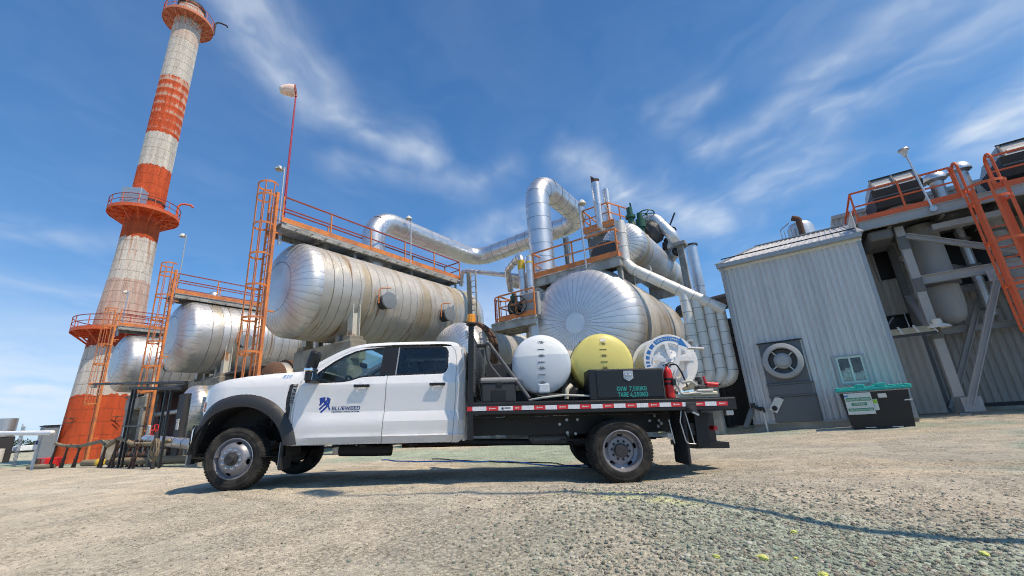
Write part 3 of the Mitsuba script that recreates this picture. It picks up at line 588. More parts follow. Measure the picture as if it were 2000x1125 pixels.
part(dk, 'rail_brace', bar((-8.33, 15.6, 7.2), (-7.0, 15.6, 6.3), .06, .06), 'm_orange')
up = thing('vessel_platform', 'small upper orange railed platform below the twin vent stacks', 'platform')
part(up, 'front_beam', ibeam((-7.2, 17.0, 8.72), (-5.75, 17.0, 8.72), .14, .34, .02), 'm_steel'); part(up, 'deck_plate', box(-7.2, -5.75, 17.02, 18.6, 8.86, 8.9), 'm_greypaint')
part(up, 'underside_box', cbox(-7.1, -5.8, 17.1, 18.5, 8.1, 8.52, .02), 'm_greypaint_dark'); part(up, 'toe_board', box(-7.25, -5.72, 16.94, 16.97, 8.78, 9.08), 'm_orange')
for x, y in ((-7.1, 17.2), (-5.85, 17.2), (-7.1, 18.5), (-5.85, 18.5)): part(up, 'leg', ibeam((x, y, 6.1), (x, y, 8.6), .14, .14, .012, (1, 0, 0)), 'm_steel')
rail(up, [(-7.2, 18.6), (-7.2, 17.0), (-5.95, 17.0), (-5.4, 18.4)], 8.9, 1.0, toe=False)
sp = thing('vessel_platform', 'small left platform with valve wheel, beside the radial ended tank', 'platform')
part(sp, 'deck_plate', box(-10.15, -8.05, 13.4, 15.0, 4.5, 4.56), 'm_steel'); part(sp, 'front_beam', ibeam((-10.15, 13.4, 4.36), (-8.05, 13.4, 4.36), .12, .26, .016), 'm_steel'); part(sp, 'side_beam', ibeam((-10.15, 13.4, 4.36), (-10.15, 15.0, 4.36), .12, .26, .016), 'm_steel')
for y in (13.8, 14.3, 14.8): part(sp, 'joist', ibeam((-10.1, y, 4.36), (-8.1, y, 4.36), .08, .2, .012), 'm_steel')
part(sp, 'support_column', cyl((-8.35, 13.9, 0), (-8.35, 13.9, 4.5), .34, 24), 'm_galv', 40); part(sp, 'column_box', cbox(-8.75, -7.95, 13.5, 14.3, 4.56, 5.5, .02), 'm_greypaint')
rail(sp, [(-9.75, 15.0), (-9.75, 13.42), (-8.07, 13.42)], 4.56, .9)
cg = [(-9.75 + .0 - .42 * math.sin(q), 13.85 - .42 * math.cos(q)) for q in np.linspace(0, math.pi, 7)]
for z in (4.7, 5.62): part(sp, 'cage_hoop', cat([bar((*a, z), (*b, z), .012, .06) for a, b in zip(cg[:-1], cg[1:])]), 'm_orange')
for a in cg[1:-1]: part(sp, 'cage_strap', bar((*a, 4.6), (*a, 5.65), .02, .03, (1, 0, 0)), 'm_maroon')
def wheel(parent, o, ax, R, m, name='hand_wheel', spokes=5):
    d, s, u = frame(ax); o = A(o, float); th = np.linspace(0, 2 * np.pi, 25)
    ms = [tube([o + R * (math.cos(q) * s + math.sin(q) * u) for q in th], R * .085, 7, False)]
    for i in range(spokes): q = 2 * np.pi * i / spokes; ms.append(cyl(o, o + R * (math.cos(q) * s + math.sin(q) * u), R * .06, 6))
    ms.append(cyl(o - d * R * .15, o + d * R * .15, R * .16, 10)); return part(parent, name, cat(ms), m, 40)
vw = thing('gate_valve', 'black gate valve with spoked wheel on the small left platform', 'valve')
wheel(vw, (-8.75, 13.3, 5.05), (.2, -1, 0), .36, 'm_darksteel'); part(vw, 'body', cat([cyl((-8.8, 13.45, 5.05), (-8.8, 14.0, 5.05), .16, 14), cyl((-9.2, 13.7, 5.05), (-8.9, 13.7, 5.05), .26, 16), cyl((-9.3, 13.7, 5.05), (-9.2, 13.7, 5.05), .33, 16)]), 'm_darksteel', 40)
part(vw, 'actuator', cat([cyl((-9.25, 13.8, 5.05), (-9.25, 13.8, 5.7), .09, 10), cyl((-9.25, 13.8, 5.35), (-9.25, 13.8, 5.62), .15, 12)]), 'm_green', 40)
single('bent_handrail', 'thin grey bent tube handrail behind the valve wheel', 'handrail', tube(fillet([(-9.45, 14.6, 4.6), (-9.45, 14.6, 6.0), (-8.8, 14.6, 6.25), (-8.8, 14.6, 4.6)], .25), .03, 8), 'm_steel', True)
lb = ['left slim silver pipe with yellow collar, bent over at the top', 'right slim silver pipe with yellow collar, straight and short']
for i, pts in enumerate(([(-10.6, 15.6, 6.5), (-10.3, 15.0, 7.3), (-8.75, 13.75, 7.25), (-8.75, 13.75, 4.6)], [(-8.36, 13.75, 4.6), (-8.36, 13.75, 7.05)])):
    t = pipe('collared_pipe', lb[i], pts, .135, .3, .55, 'm_alu_bright', 'slim pipes with yellow collars', n=14)
    x = pts[-1][0] if i == 0 else pts[0][0]; part(t, 'collar', cone((x, 13.75, 6.62), (x, 13.75, 7.0), .155, .15, 14) if i == 0 else cone((x, 13.75, 6.78), (x, 13.75, 7.1), .155, .09, 14), 'm_yellow', 40)
pipe('header_pipe', 'short fat insulated pipe running behind the slim pipes with yellow collars', [(-10.9, 16.6, 7.25), (-10.2, 16.3, 7.1), (-7.4, 16.9, 6.75)], .34, .5, .4, 'm_alu_dull')
pipe('riser_pipe', 'insulated riser standing behind the small left platform', [(-9.5, 15.3, 4.0), (-9.5, 15.3, 7.0)], .2, .1, .5, 'm_alu_dull', n=14)
pipe('transfer_pipe', 'thin grey pipe sloping from the walkway end to the slim pipes', [(-15.2, 17.4, 8.2), (-14.9, 17.2, 8.95), (-14.2, 17.0, 8.75), (-9.6, 15.4, 6.9)], .11, .25, 1.2, 'm_galv', n=12)
# low drums under the elevated tanks
for x, z, r, y0, lab, fl in ((-12.0, 3.62, 1.30, 13.6, 'low insulated drum with a brown flange ring, behind the headache rack', True), (-21.3, 3.05, 1.15, 10.6, 'low drum with brown flanged end, mostly hidden behind the truck bonnet', True), (-23.4, 2.25, .98, 8.2, 'small egg ended silver drum between the middle ladder and the truck nose', False)):
    t = vessel('low_drum', lab, (x, z), r, y0, y0 + 5.5, 8, 40 if fl else 24, 'm_alu_dull', 'm_alu' if x != -21.3 else 'm_rust', 'low drums under the elevated tanks', disc=False, k=.62 if fl else .5, seed=int(-x), mats=['m_alu_dull', 'm_alu_stained'] if x > -20 else ['m_alu_stained'], far=False)
    if fl:
        part(t, 'flange', lathe([(r, y0 + .35), (r + .16, y0 + .35), (r + .16, y0 + .50), (r + .10, y0 + .50), (r + .10, y0 + .56), (r + .16, y0 + .56), (r + .16, y0 + .72), (r, y0 + .72)], 64, origin=(x, 0, z), axis=(0, 1, 0)), 'm_rust', 30)
        for i in range(40):
            a = 2 * math.pi * i / 40; c, s = (r + .12) * math.cos(a), (r + .12) * math.sin(a); part(t, 'bolt', cyl((x + c, y0 + .29, z + s), (x + c, y0 + .78, z + s), .028, 6), 'm_darksteel')
    for yy in (y0 + .9, y0 + 4.2): part(t, 'saddle', box(x - .8, x + .8, yy - .2, yy + .2, -.2, z - r * .6), 'm_concrete')
# twin vents, green valve, return loops, column
tv = thing('vent_stack', 'twin silver vent stacks standing above the upper platform, tall one with cut top', 'stack')
p1 = fillet([(-5.35, 17.6, 8.75), (-5.9, 17.35, 8.75), (-6.42, 17.1, 8.75), (-6.42, 17.1, 11.2)], .4); pipe_bands(tv, p1, .20, 1.1, 'm_alu_bright')
p2 = fillet([(-5.3, 18.0, 8.7), (-6.2, 17.75, 8.75), (-6.2, 17.75, 11.05)], .35); pipe_bands(tv, p2, .15, 1.1, 'm_alu_bright', n=14)
v, f = tube([(-6.42, 17.1, 11.2), (-6.42, 17.1, 11.35), (-6.42, 17.1, 11.75)], .19, 18, False); v = v.copy(); hi = v[:, 2] > 11.5; v[hi, 2] = 11.42 - (v[hi, 0] + 6.42) * 1.2; part(tv, 'cut_top', (v, f), 'm_rust', True)
gv = thing('relief_valve', 'dark green relief valve pair with spoked wheel on the upper drum', 'valve')
part(gv, 'body', cat([cyl((-5.1, 17.3, 7.7), (-5.1, 17.3, 9.5), .13, 14), cone((-5.1, 17.3, 8.35), (-5.1, 17.3, 8.75), .24, .16, 14), cyl((-5.1, 17.3, 9.0), (-5.1, 17.3, 9.12), .22, 14), cyl((-4.75, 17.5, 7.7), (-4.75, 17.5, 9.2), .12, 14), cyl((-4.75, 17.5, 8.5), (-4.75, 17.5, 8.9), .2, 14), bar((-5.5, 17.2, 8.5), (-4.7, 17.5, 8.5), .22, .22), bar((-5.02, 17.3, 9.5), (-5.02, 17.3, 9.72), .06, .06, (1, 0, 0))]), 'm_green', 40)
part(gv, 'bonnet', cat([cyl((-4.75, 17.5, 7.6), (-4.75, 17.5, 8.1), .24, 14), cyl((-5.1, 17.3, 7.6), (-5.1, 17.3, 8.0), .24, 14)]), 'm_pipe_old', 40); wheel(gv, (-4.55, 17.9, 9.25), (0, .15, 1), .34, 'm_green')
single('tarp_wrap', 'dark grey tarpaulin wrapped around a valve on the upper drum', 'tarp', (lambda v, f: (v * (1 + .25 * (meshkit.noise(v * 2.2, 5)[:, None] - .5)) * [.42, .6, .52] + [-4.45, 18.3, 8.45], f))(A(trimesh.creation.icosphere(3).vertices), A(trimesh.creation.icosphere(3).faces)), 'm_tarp', 30)
bv = thing('block_valve', 'black block valve with wheel and lever behind the tarpaulin', 'valve')
part(bv, 'body', cat([cbox(-4.2, -3.75, 18.6, 19.3, 7.6, 8.2, .08), cyl((-4.0, 18.9, 8.1), (-4.0, 18.9, 8.7), .09, 10), cyl((-4.3, 18.9, 7.9), (-3.6, 18.9, 7.8), .2, 14), bar((-4.1, 18.9, 8.4), (-3.55, 18.9, 9.35), .05, .06)]), 'm_darksteel', 40); wheel(bv, (-4.0, 18.9, 8.62), (.1, .1, 1), .36, 'm_darksteel')
pipe('return_loop', 'boxy silver pipe loop at the right end of the upper drum, higher run', [(-5.3, 18.4, 8.5), (-5.15, 18.3, 9.12), (-4.3, 18.2, 9.05), (-3.55, 18.2, 7.8), (-4.6, 19.9, 7.6)], .24, .35, .8, 'm_alu')
pipe('return_loop', 'lower silver pipe stub under the boxy loop at the right', [(-4.8, 20.0, 7.25), (-3.65, 18.3, 7.3)], .2, .3, .6, 'm_alu')
st = thing('support_column', 'grey steel column right of the upper drum, holding the pipe loop', 'column')
part(st, 'post', ibeam((-3.45, 18.2, 2.0), (-3.45, 18.2, 7.45), .26, .26, .02, (1, 0, 0)), 'm_steel'); part(st, 'cap', cbox(-3.7, -3.2, 17.95, 18.45, 7.45, 7.62, .02), 'm_steel')
fs = thing('flue', 'slender silver flue standing alone left of the corrugated building', 'stack')
part(fs, 'tube', tube([(-4.0, 24, 0), (-4.0, 24, 9.4)], .29, 20), 'm_alu_bright', 40); part(fs, 'rim', lathe([(.27, 9.38), (.35, 9.38), (.35, 9.46), (.27, 9.46)], 24, origin=(-4.0, 24, 0)), 'm_darksteel', 30)
for z in (3.0, 5.0, 7.0): part(fs, 'joint_ring', lathe([(.29, z), (.305, z), (.305, z + .05), (.29, z + .05)], 24, origin=(-4.0, 24, 0)), 'm_galv', 30)
# sloping header and its four drop pipes
hp = pipe('sloping_header', 'white insulated header pipe sloping down to the four drop pipes', [(-4.72, 14.5, 7.7), (-4.72, 14.5, 6.05), (-4.5, 14.5, 5.75), (-1.95, 15.35, 3.85)], .19, .25, .5, 'm_lag', n=16)
dn = ['leftmost', 'second', 'third', 'rightmost']
for i, (x, z) in enumerate(((-3.02, 4.72), (-2.72, 4.45), (-2.4, 4.22), (-2.08, 3.95))):
    y = 14.98 + .13 * i
    pipe('drop_pipe', f'{dn[i]} of four insulated drop pipes bending at the bottom, left of the building', [(x, y, z), (x, y, 1.62), (x - .6, y + .1, 1.55)], .165, .34, .40, 'm_lag', 'four drop pipes beside the building', n=16)
bp = pipe('flexible_elbow', 'creased insulated elbow hose in front of the leftmost drop pipe', [(-3.25, 14.6, 2.75), (-3.25, 14.6, 1.75), (-3.7, 14.7, 1.6)], .22, .35, .14, 'm_lag', n=16)
part(bp, 'top_tee', cat([cyl((-3.5, 14.6, 2.82), (-2.95, 14.6, 2.9), .06, 10), cyl((-3.25, 14.6, 2.7), (-3.25, 14.6, 2.9), .12, 12)]), 'm_steel', 40)
single('pipe_pedestal', 'tan concrete pedestal under the four drop pipes', 'pier', cbox(-3.0, -2.55, 14.7, 15.1, -.2, 1.4, .02), 'm_concrete')
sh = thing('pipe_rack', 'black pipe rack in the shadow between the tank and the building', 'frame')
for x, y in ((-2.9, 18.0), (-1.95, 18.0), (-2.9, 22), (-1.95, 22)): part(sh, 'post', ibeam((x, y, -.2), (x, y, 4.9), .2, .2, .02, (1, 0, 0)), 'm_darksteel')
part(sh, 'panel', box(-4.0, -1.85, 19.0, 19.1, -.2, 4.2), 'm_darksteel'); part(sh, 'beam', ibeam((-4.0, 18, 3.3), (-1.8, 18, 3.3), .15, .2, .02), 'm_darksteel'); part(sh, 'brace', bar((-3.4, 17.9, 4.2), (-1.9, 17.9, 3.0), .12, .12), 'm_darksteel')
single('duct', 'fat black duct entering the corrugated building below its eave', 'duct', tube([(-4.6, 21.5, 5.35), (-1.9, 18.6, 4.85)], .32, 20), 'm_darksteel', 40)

# ---------------------------------------------------------------- corrugated buildings
def corrug(x0, x1, y, Z0, Z1, m_, parent, name='wall_sheet', pitch=.152, depth=.030, holes=(), along='x', sgn=-1, width=.91):
    n = max(1, int(round((x1 - x0) / width))); e = np.linspace(x0, x1, n + 1)
    for a, b in zip(e[:-1], e[1:]):
      hs = [h for h in holes if h[0] <= a and h[1] >= b - 1e-6]
      for z0, z1 in ([(Z0, Z1)] if not hs else [(Z0, hs[0][2]), (hs[0][3], Z1)]):
        k = max(6, int(round((b - a) / pitch * 12))); xs = np.linspace(a, b + (.02 if b < x1 - 1e-3 else 0), k + 1); zs = sorted({z0, z1, *[q for h in holes for q in (h[2], h[3]) if z0 < q < z1]}); zs = A(zs)
        dy = sgn * (depth * (.5 + .5 * np.clip(2.2 * np.cos(2 * np.pi * xs / pitch) + .9, -1, 1)) + np.where(xs > b - .03, .004, 0))
        X, Z = np.meshgrid(xs, zs, indexing='ij'); Y = y + dy[:, None] + 0 * Z
        v = np.stack([X, Y, Z], -1) if along == 'x' else np.stack([Y, X, Z], -1); v, f = grid(v)
        if holes:
            c = v[f].mean(1); cx = c[:, 0] if along == 'x' else c[:, 1]; keep = np.ones(len(f), bool)
            for h in holes: keep &= ~((cx > h[0]) & (cx < h[1]) & (c[:, 2] > h[2]) & (c[:, 2] < h[3]))
            f = f[keep]
        part(parent, name, (v, f), m_, True)
bd = thing('corrugated_building', 'corrugated metal building with round fan and window, right of the tanks', 'building')
BX0, BX1, BY = -1.74, 1.90, 15.0
corrug(BX0, BX1, BY, .28, 5.14, 'm_zinc', bd, holes=[(.60, 1.18, 1.22, 1.92)])
corrug(BY, 19.6, BX1, .25, 6.0, 'm_zinc', bd, along='y', sgn=1, name='side_sheet'); corrug(BY, 21.0, BX0, .25, 5.1, 'm_zinc', bd, along='y', sgn=-1, name='side_sheet')
part(bd, 'plinth', cat([box(BX0 - .02, BX1 + .02, BY - .04, BY + .25, -.3, .25), box(BX1 - .2, BX1 + .03, BY + .25, 19.6, -.3, .25), box(BX0 - .03, BX0 + .2, BY + .25, 21, -.3, .25)]), 'm_concrete')
part(bd, 'base_flashing', box(BX0 - .03, BX1 + .03, BY - .07, BY - .03, .25, .31), 'm_flash'); part(bd, 'inner_floor', box(BX0, BX1, BY + .05, 21, .20, .24), 'm_concrete')
for x in (BX0 - .02, BX1 - .06): part(bd, 'corner_trim', cat([box(x, x + .09, BY - .045, BY - .02, .31, 5.1)]), 'm_flash')
part(bd, 'gutter', cat([box(BX0 - .10, BX1 + .07, BY - .20, BY - .06, 5.16, 5.18), box(BX0 - .10, BX1 + .07, BY - .205, BY - .19, 5.16, 5.29)]), 'm_flash'); part(bd, 'fascia', box(BX0 - .06, BX1 + .05, BY - .05, BY - .02, 5.08, 5.27), 'm_offwhite')
rz = lambda y: 5.28 + (y - (BY - .16)) * .42
e = np.linspace(BX0 - .08, BX1 + .06, 6); e2 = np.linspace(-.75, BX1 + .06, 6)
for i in range(5):
    P = []
    for y, q in ((BY - .17, e), (17.5, e2)):
        t = np.linspace(0, 1, 37); xx = q[i] + (q[i + 1] - q[i]) * t; P.append(np.stack([xx, 0 * xx + y, rz(y) + .03 * (np.cos(t * 2 * np.pi * 4) > .5)], -1))
    part(bd, 'roof_sheet', grid(A(P)), 'm_zinc')
part(bd, 'hip_slope', (A([[BX0 - .08, BY - .17, rz(BY - .17)], [-.75, 17.5, rz(17.5)], [-.75, 19.6, rz(17.5)], [BX0 - .08, 21, rz(BY - .17)]]), A([[0, 1, 2], [0, 2, 3]])), 'm_zinc'); part(bd, 'rear_slope', (A([[-.75, 17.5, rz(17.5)], [BX1 + .06, 17.5, rz(17.5)], [BX1 + .06, 19.6, rz(17.5) - .5], [-.75, 19.6, rz(17.5) - .5]]), A([[0, 1, 2], [0, 2, 3]])), 'm_zinc')
for a, b in (((BX0 - .08, BY - .17, rz(BY - .17) + .03), (-.75, 17.5, rz(17.5) + .03)), ((-.75, 17.5, rz(17.5) + .04), (BX1 + .06, 17.5, rz(17.5) + .04)), ((BX1 + .07, BY - .17, rz(BY - .17) + .02), (BX1 + .07, 17.5, rz(17.5) + .02))): part(bd, 'ridge_cap', bar(a, b, .16, .03), 'm_flash')
part(bd, 'snow_rail', bar((BX0 + .05, BY + .15, rz(BY + .15) + .12), (BX1, BY + .15, rz(BY + .15) + .12), .03, .03), 'm_darksteel')
# window
wd = part(bd, 'window', cat([box(.55, .60, BY - .08, BY + .02, 1.17, 1.97), box(1.18, 1.23, BY - .08, BY + .02, 1.17, 1.97), box(.60, 1.18, BY - .08, BY + .02, 1.92, 1.97), box(.60, 1.18, BY - .08, BY + .02, 1.17, 1.22)]), 'm_flash')
put(uniq(wd + '__sash'), cat([box(.60, .64, BY - .06, BY, 1.22, 1.92), box(1.14, 1.18, BY - .06, BY, 1.22, 1.92), box(.64, 1.14, BY - .06, BY, 1.88, 1.92), box(.64, 1.14, BY - .06, BY, 1.22, 1.26), box(.875, .915, BY - .055, BY, 1.26, 1.88)]), 'm_sign')
for a, b in ((.64, .875), (.915, 1.14)): put(uniq(wd + '__pane'), (A([[a, BY - .03, 1.26], [b, BY - .03, 1.26], [b, BY - .03, 1.88], [a, BY - .03, 1.88]]), A([[0, 1, 2], [0, 2, 3]])), 'm_glass_clear')
part(bd, 'window_backing', box(.3, 1.5, BY + .7, BY + .75, .8, 2.3), 'm_greypaint_dark')
g = np.random.default_rng(5); rags = []
for i in range(15):
    m = trimesh.creation.icosphere(2); v = A(m.vertices); v = v * (.7 + .8 * meshkit.noise(v * 2.5 + i * 3, i)[:, None]); s = g.uniform(.07, .11); x = .64 + .5 * (i % 6) / 5 + g.uniform(-.03, .03); z = 1.27 + .11 * (i // 6) + g.uniform(0, .05); rags.append((v * s + [x, BY + .16 + g.uniform(0, .06), z], A(m.faces)))
single('white_rags', 'heap of crumpled white rags behind the window of the corrugated building', 'rags', cat(rags), 'm_offwhite', 40, kind='stuff')
# wall fan
fn = thing('wall_fan', 'round grey ventilation fan on a dark panel on the building front', 'fan'); fo = (-.64, BY - .10, 1.98)
part(fn, 'back_panel', cbox(-1.16, -.10, BY - .10, BY - .02, 1.36, 2.55, .01), 'm_fanpanel'); part(fn, 'top_flashing', box(-1.22, -.06, BY - .16, BY - .02, 2.55, 2.575), 'm_darksteel')
part(fn, 'duct_lip', cat([cbox(-1.18, -.08, BY - .16, BY - .02, 1.02, 1.32, .01), box(-1.2, -.04, BY - .19, BY - .02, 1.32, 1.36), box(-1.2, -.04, BY - .18, BY - .02, .98, 1.02)]), 'm_fanpanel')
part(fn, 'lower_panel', cbox(-1.16, -.06, BY - .13, BY - .02, .27, .98, .01), 'm_fanpanel')
part(fn, 'outer_ring', lathe([(.36, .02), (.36, .25), (.39, .285), (.49, .25), (.515, .17), (.50, .10), (.48, 0)], 48, origin=fo, axis=(0, -1, 0)), 'm_greypaint', 35)
part(fn, 'throat', lathe([(.36, .19), (.345, .10), (.345, -.02), (.001, -.02)], 40, origin=fo, axis=(0, -1, 0)), 'm_black', 35)
part(fn, 'motor_cone', lathe([(.22, .06), (.23, .17), (.21, .20), (.18, .205), (.17, .25), (.14, .28), (.001, .285)], 36, origin=fo, axis=(0, -1, 0)), 'm_greypaint', 30)
for i in range(4):
    a = math.radians(38 + 90 * i); part(fn, 'strut', bar((fo[0] + .22 * math.cos(a), fo[1] - .15, fo[2] + .22 * math.sin(a)), (fo[0] + .37 * math.cos(a), fo[1] - .15, fo[2] + .37 * math.sin(a)), .03, .03), 'm_offwhite')
for i in range(16):
    a = 2 * math.pi * i / 16; q = (fo[0] + .475 * math.cos(a), fo[2] + .475 * math.sin(a)); part(fn, 'bolt', cyl((q[0], fo[1] - .23, q[1]), (q[0], fo[1] - .20, q[1]), .013, 6), 'm_darksteel')
wp = thing('warning_plate', 'small off white plate with black dot hung askew beside the fan', 'sign'); Mx = rotm([0, 1, 0], 33, (0, 0, 0)); Mx[:3, 3] = (-1.06, BY - .15, .78)
part(wp, 'plate', xf(cbox(-.11, .11, -.012, 0, -.22, .22, .004), Mx), 'm_offwhite'); part(wp, 'dot', xf(lathe([(.001, .016), (.075, .015), (.075, 0)], 24, origin=(.0, 0, -.12), axis=(0, -1, 0)), Mx), 'm_black', 30)
ds = thing('downspout', 'dark downspout with elbow at the left corner of the building', 'pipe')
part(ds, 'pipe', tube(fillet([(BX0 + .03, BY - .12, 5.15), (BX0 + .05, BY - .08, 4.9), (BX0 + .05, BY - .08, .75), (BX0 - .20, BY - .30, .22)], .12), .045, 10), 'm_flash', True); part(ds, 'boot', tube([(BX0 + .02, BY - .10, .68), (BX0 - .22, BY - .32, .18)], .075, 12), 'm_greypaint_dark', 40)
tp = thing('yard_tap', 'black hose tap on a thin white standpipe at the building corner', 'tap')
part(tp, 'standpipe', cyl((-1.42, BY - .25, -.05), (-1.42, BY - .25, .62), .022, 8), 'm_offwhite'); part(tp, 'valve', cat([cyl((-1.46, BY - .25, .66), (-1.66, BY - .2, .78), .05, 10), cyl((-1.66, BY - .2, .72), (-1.66, BY - .2, .86), .07, 10), tube(fillet([(-1.52, BY - .25, .70), (-1.40, BY - .25, .72), (-1.40, BY - .25, .58)], .06), .035, 8)]), 'm_black', 40)
# clutter bin with notices
bn = thing('damaged_hose_bin', 'black bin with teal lid and green lettered notice against the building', 'bin'); yb = 13.72
v, f = box(0, 1, 0, 1, 0, 1); v = A([[(.53 + 1.14 * a) if c < .5 else (.45 + 1.29 * a), (yb + .05 + .95 * b) if c < .5 else (yb + .98 * b), .10 + .88 * c] for a, b, c in v]); part(bn, 'body', (v, f), 'm_black')
for x in (.62, 1.30): part(bn, 'foot', cbox(x, x + .30, yb + .06, yb + .9, .04, .11, .01), 'm_black')
for x in (.76, 1.26): part(bn, 'fork_slot', box(x, x + .2, yb + .038, yb + .05, .12, .14), 'm_offwhite')
part(bn, 'rim', cbox(.42, 1.78, yb - .03, yb + 1.0, .955, .985, .008), 'm_greypaint'); part(bn, 'lid', cbox(.38, 1.82, yb - .06, yb + 1.02, .99, 1.055, .012), 'm_teal')
for i, (a, b, h) in enumerate(((.38, .49, .03), (.52, .64, .03), (.67, .78, .03), (.80, .96, .085), (1.0, 1.15, .03), (1.19, 1.36, .085), (1.40, 1.52, .03), (1.55, 1.66, .03), (1.69, 1.81, .03))): part(bn, 'lid_rib', cbox(a, b, yb - .055, yb + 1.0, 1.05, 1.06 + h, .012), 'm_teal')
part(bn, 'side_handle', bar((1.62, yb + .02, .72), (1.76, yb + .02, .72), .05, .03), 'm_offwhite')
def text(s, h, o, xd, zd, bold=False, depth=.004, width=None):
    m = meshkit.text_mesh(s, h, depth, bold); v = A(m.vertices)
    if width: v[:, 0] *= width / max(v[:, 0].max(), 1e-6)
    xd, zd = unit(xd), unit(zd); nd = np.cross(xd, zd); return A(o, float) + v[:, :1] * xd + v[:, 1:2] * zd + v[:, 2:] * nd, A(m.faces)
nt = part(bn, 'notice', cbox(.50, 1.03, yb - .035, yb - .02, .44, .945, .003), 'm_sign', label='pale notice with three green lettered strips')
for z0, z1, x0, x1, s in ((.755, .835, .52, 1.01, 'DAMAGED HOSES'), (.645, .715, .61, .91, 'Mechanical Only'), (.52, .585, .52, 1.01, 'Please Tag Nature of Defect')):
    put(uniq(nt + '__strip'), box(x0, x1, yb - .040, yb - .035, z0, z1), 'm_signgreen'); 
    if s[0] != 'M': put(uniq(nt + '__lettering'), text(s, (z1 - z0) * .55, (x0 + .015, yb - .040, z0 + (z1 - z0) * .22), (1, 0, 0), (0, 0, 1), True, .003, x1 - x0 - .03), 'm_sign')
    else: put(uniq(nt + '__lettering'), cat([box(x0 + .03, x1 - .03, yb - .043, yb - .040, z0 + .042, z0 + .052), box(x0 + .05, x1 - .05, yb - .043, yb - .040, z0 + .018, z0 + .028)]), 'm_sign')
put(uniq(nt + '__blue_tag'), box(.50, .58, yb - .040, yb - .035, .86, .90), 'm_arrowblue')
st2 = part(bn, 'sticker', box(1.035, 1.12, yb - .004, yb + .004, .52, .78), 'm_sign', label='small white and lime green sticker'); put(uniq(st2 + '__lime_square'), box(1.04, 1.115, yb - .008, yb - .004, .68, .77), 'm_lime'); part(bn, 'label_plate', cbox(1.16, 1.32, yb - .010, yb + .004, .80, .90, .003), 'm_offwhite')

# ---------------------------------------------------------------- rear corrugated hall and open steel frame at the right
hl = thing('corrugated_hall', 'long dull corrugated hall behind the open steel frame at the right', 'building'); HY = 20.2
corrug(1.95, 13.0, HY, .2, 7.6, 'm_zinc_dark', hl, holes=[(2.80, 3.42, 4.85, 5.95), (2.6, 3.25, 3.0, 3.55), (4.05, 6.15, 4.2, 6.6)], pitch=.19, depth=.034, width=1.05)
part(hl, 'plinth', box(1.9, 13, HY - .1, HY + .2, -.3, .28), 'm_concrete'); part(hl, 'base_rail', box(1.95, 13, HY - .08, HY - .03, .28, .4), 'm_darksteel')
for a, b, c, d in ((2.80, 3.42, 4.85, 5.95), (2.6, 3.25, 3.0, 3.55), (4.05, 6.15, 4.2, 6.6)):
    q = part(hl, 'window', cat([box(a - .05, a, HY - .06, HY + .04, c - .05, d + .05), box(b, b + .05, HY - .06, HY + .04, c - .05, d + .05), box(a, b, HY - .06, HY + .04, d, d + .05), box(a, b, HY - .06, HY + .04, c - .05, c)]), 'm_greypaint'); put(uniq(q + '__dark_opening'), box(a - .6, b + .6, HY + .25, HY + .3, c - .8, d + .8), 'm_black')
part(hl, 'roof', box(1.95, 13, HY - .1, 30, 7.6, 7.75), 'm_zinc_dark'); part(hl, 'end_wall', box(1.95, 2.0, HY + .05, 30, .2, 7.6), 'm_zinc_dark')
single('lower_annex', 'low corrugated annex wall between the building and the first steel column', 'annex', (lambda xs: grid(np.stack([np.stack([xs, 18.9 - .02 * (.5 + .5 * np.cos(2 * np.pi * xs / .19)), 0 * xs + z], -1) for z in (.2, 2.85)])))(np.linspace(1.92, 3.15, 60)), 'm_zinc_dark', True)
sf = thing('steel_frame', 'open grey steel frame with braces carrying the railed roof deck at right', 'frame'); FY = 17.6
for x in (3.25, 9.2):
    for y in (FY, 19.7):
        if x == 3.25 and y > FY: continue
        part(sf, 'column', ibeam((x, y, .1), (x, y, 5.95), .22, .26, .022, (0, 1, 0)), 'm_greypaint'); part(sf, 'footing', cbox(x - .3, x + .45, y - .35, y + .35, -.2, .16, .03), 'm_concrete')
        for z in (.45, 2.55, 4.0, 5.4): part(sf, 'splice_plate', cat([box(x - .12, x + .12, y - .145, y - .125, z - .22, z + .22)] + [cyl((x + u, y - .165, z + w), (x + u, y - .14, z + w), .02, 6) for u in (-.07, .07) for w in (-.15, 0, .15)]), 'm_greypaint_dark')
part(sf, 'column', ibeam((3.25, 19.6, .1), (3.25, 19.6, 5.9), .2, .2, .02, (0, 1, 0)), 'm_greypaint_dark')
for z, h, yy in ((4.15, .26, FY), (4.0, .24, 19.6), (2.72, .2, 19.6)): part(sf, 'beam', ibeam((3.36, yy, z), (9.2, yy, z), .18, h, .02), 'm_greypaint')
for p, q in (((3.35, FY - .14, 5.6), (6.3, FY - .14, 4.05)), ((3.35, 19.5, 5.4), (6.2, 19.5, 3.9)), ((3.4, FY - .14, .45), (4.95, FY - .14, 3.98)), ((3.35, 19.5, .3), (5.0, 19.5, 3.85)), ((3.25, 18.0, 2.6), (3.25, 19.5, 4.0))): part(sf, 'brace', ibeam(p, q, .17, .15, .02), 'm_greypaint')
for x in (3.45, 4.9): part(sf, 'gusset', cbox(x - .2, x + .22, FY - .17, FY - .15, (.25 if x < 4 else 3.75), (.65 if x < 4 else 4.1), .004), 'm_greypaint')
dp = thing('roof_deck', 'orange railed deck on top of the steel frame at the right', 'platform')
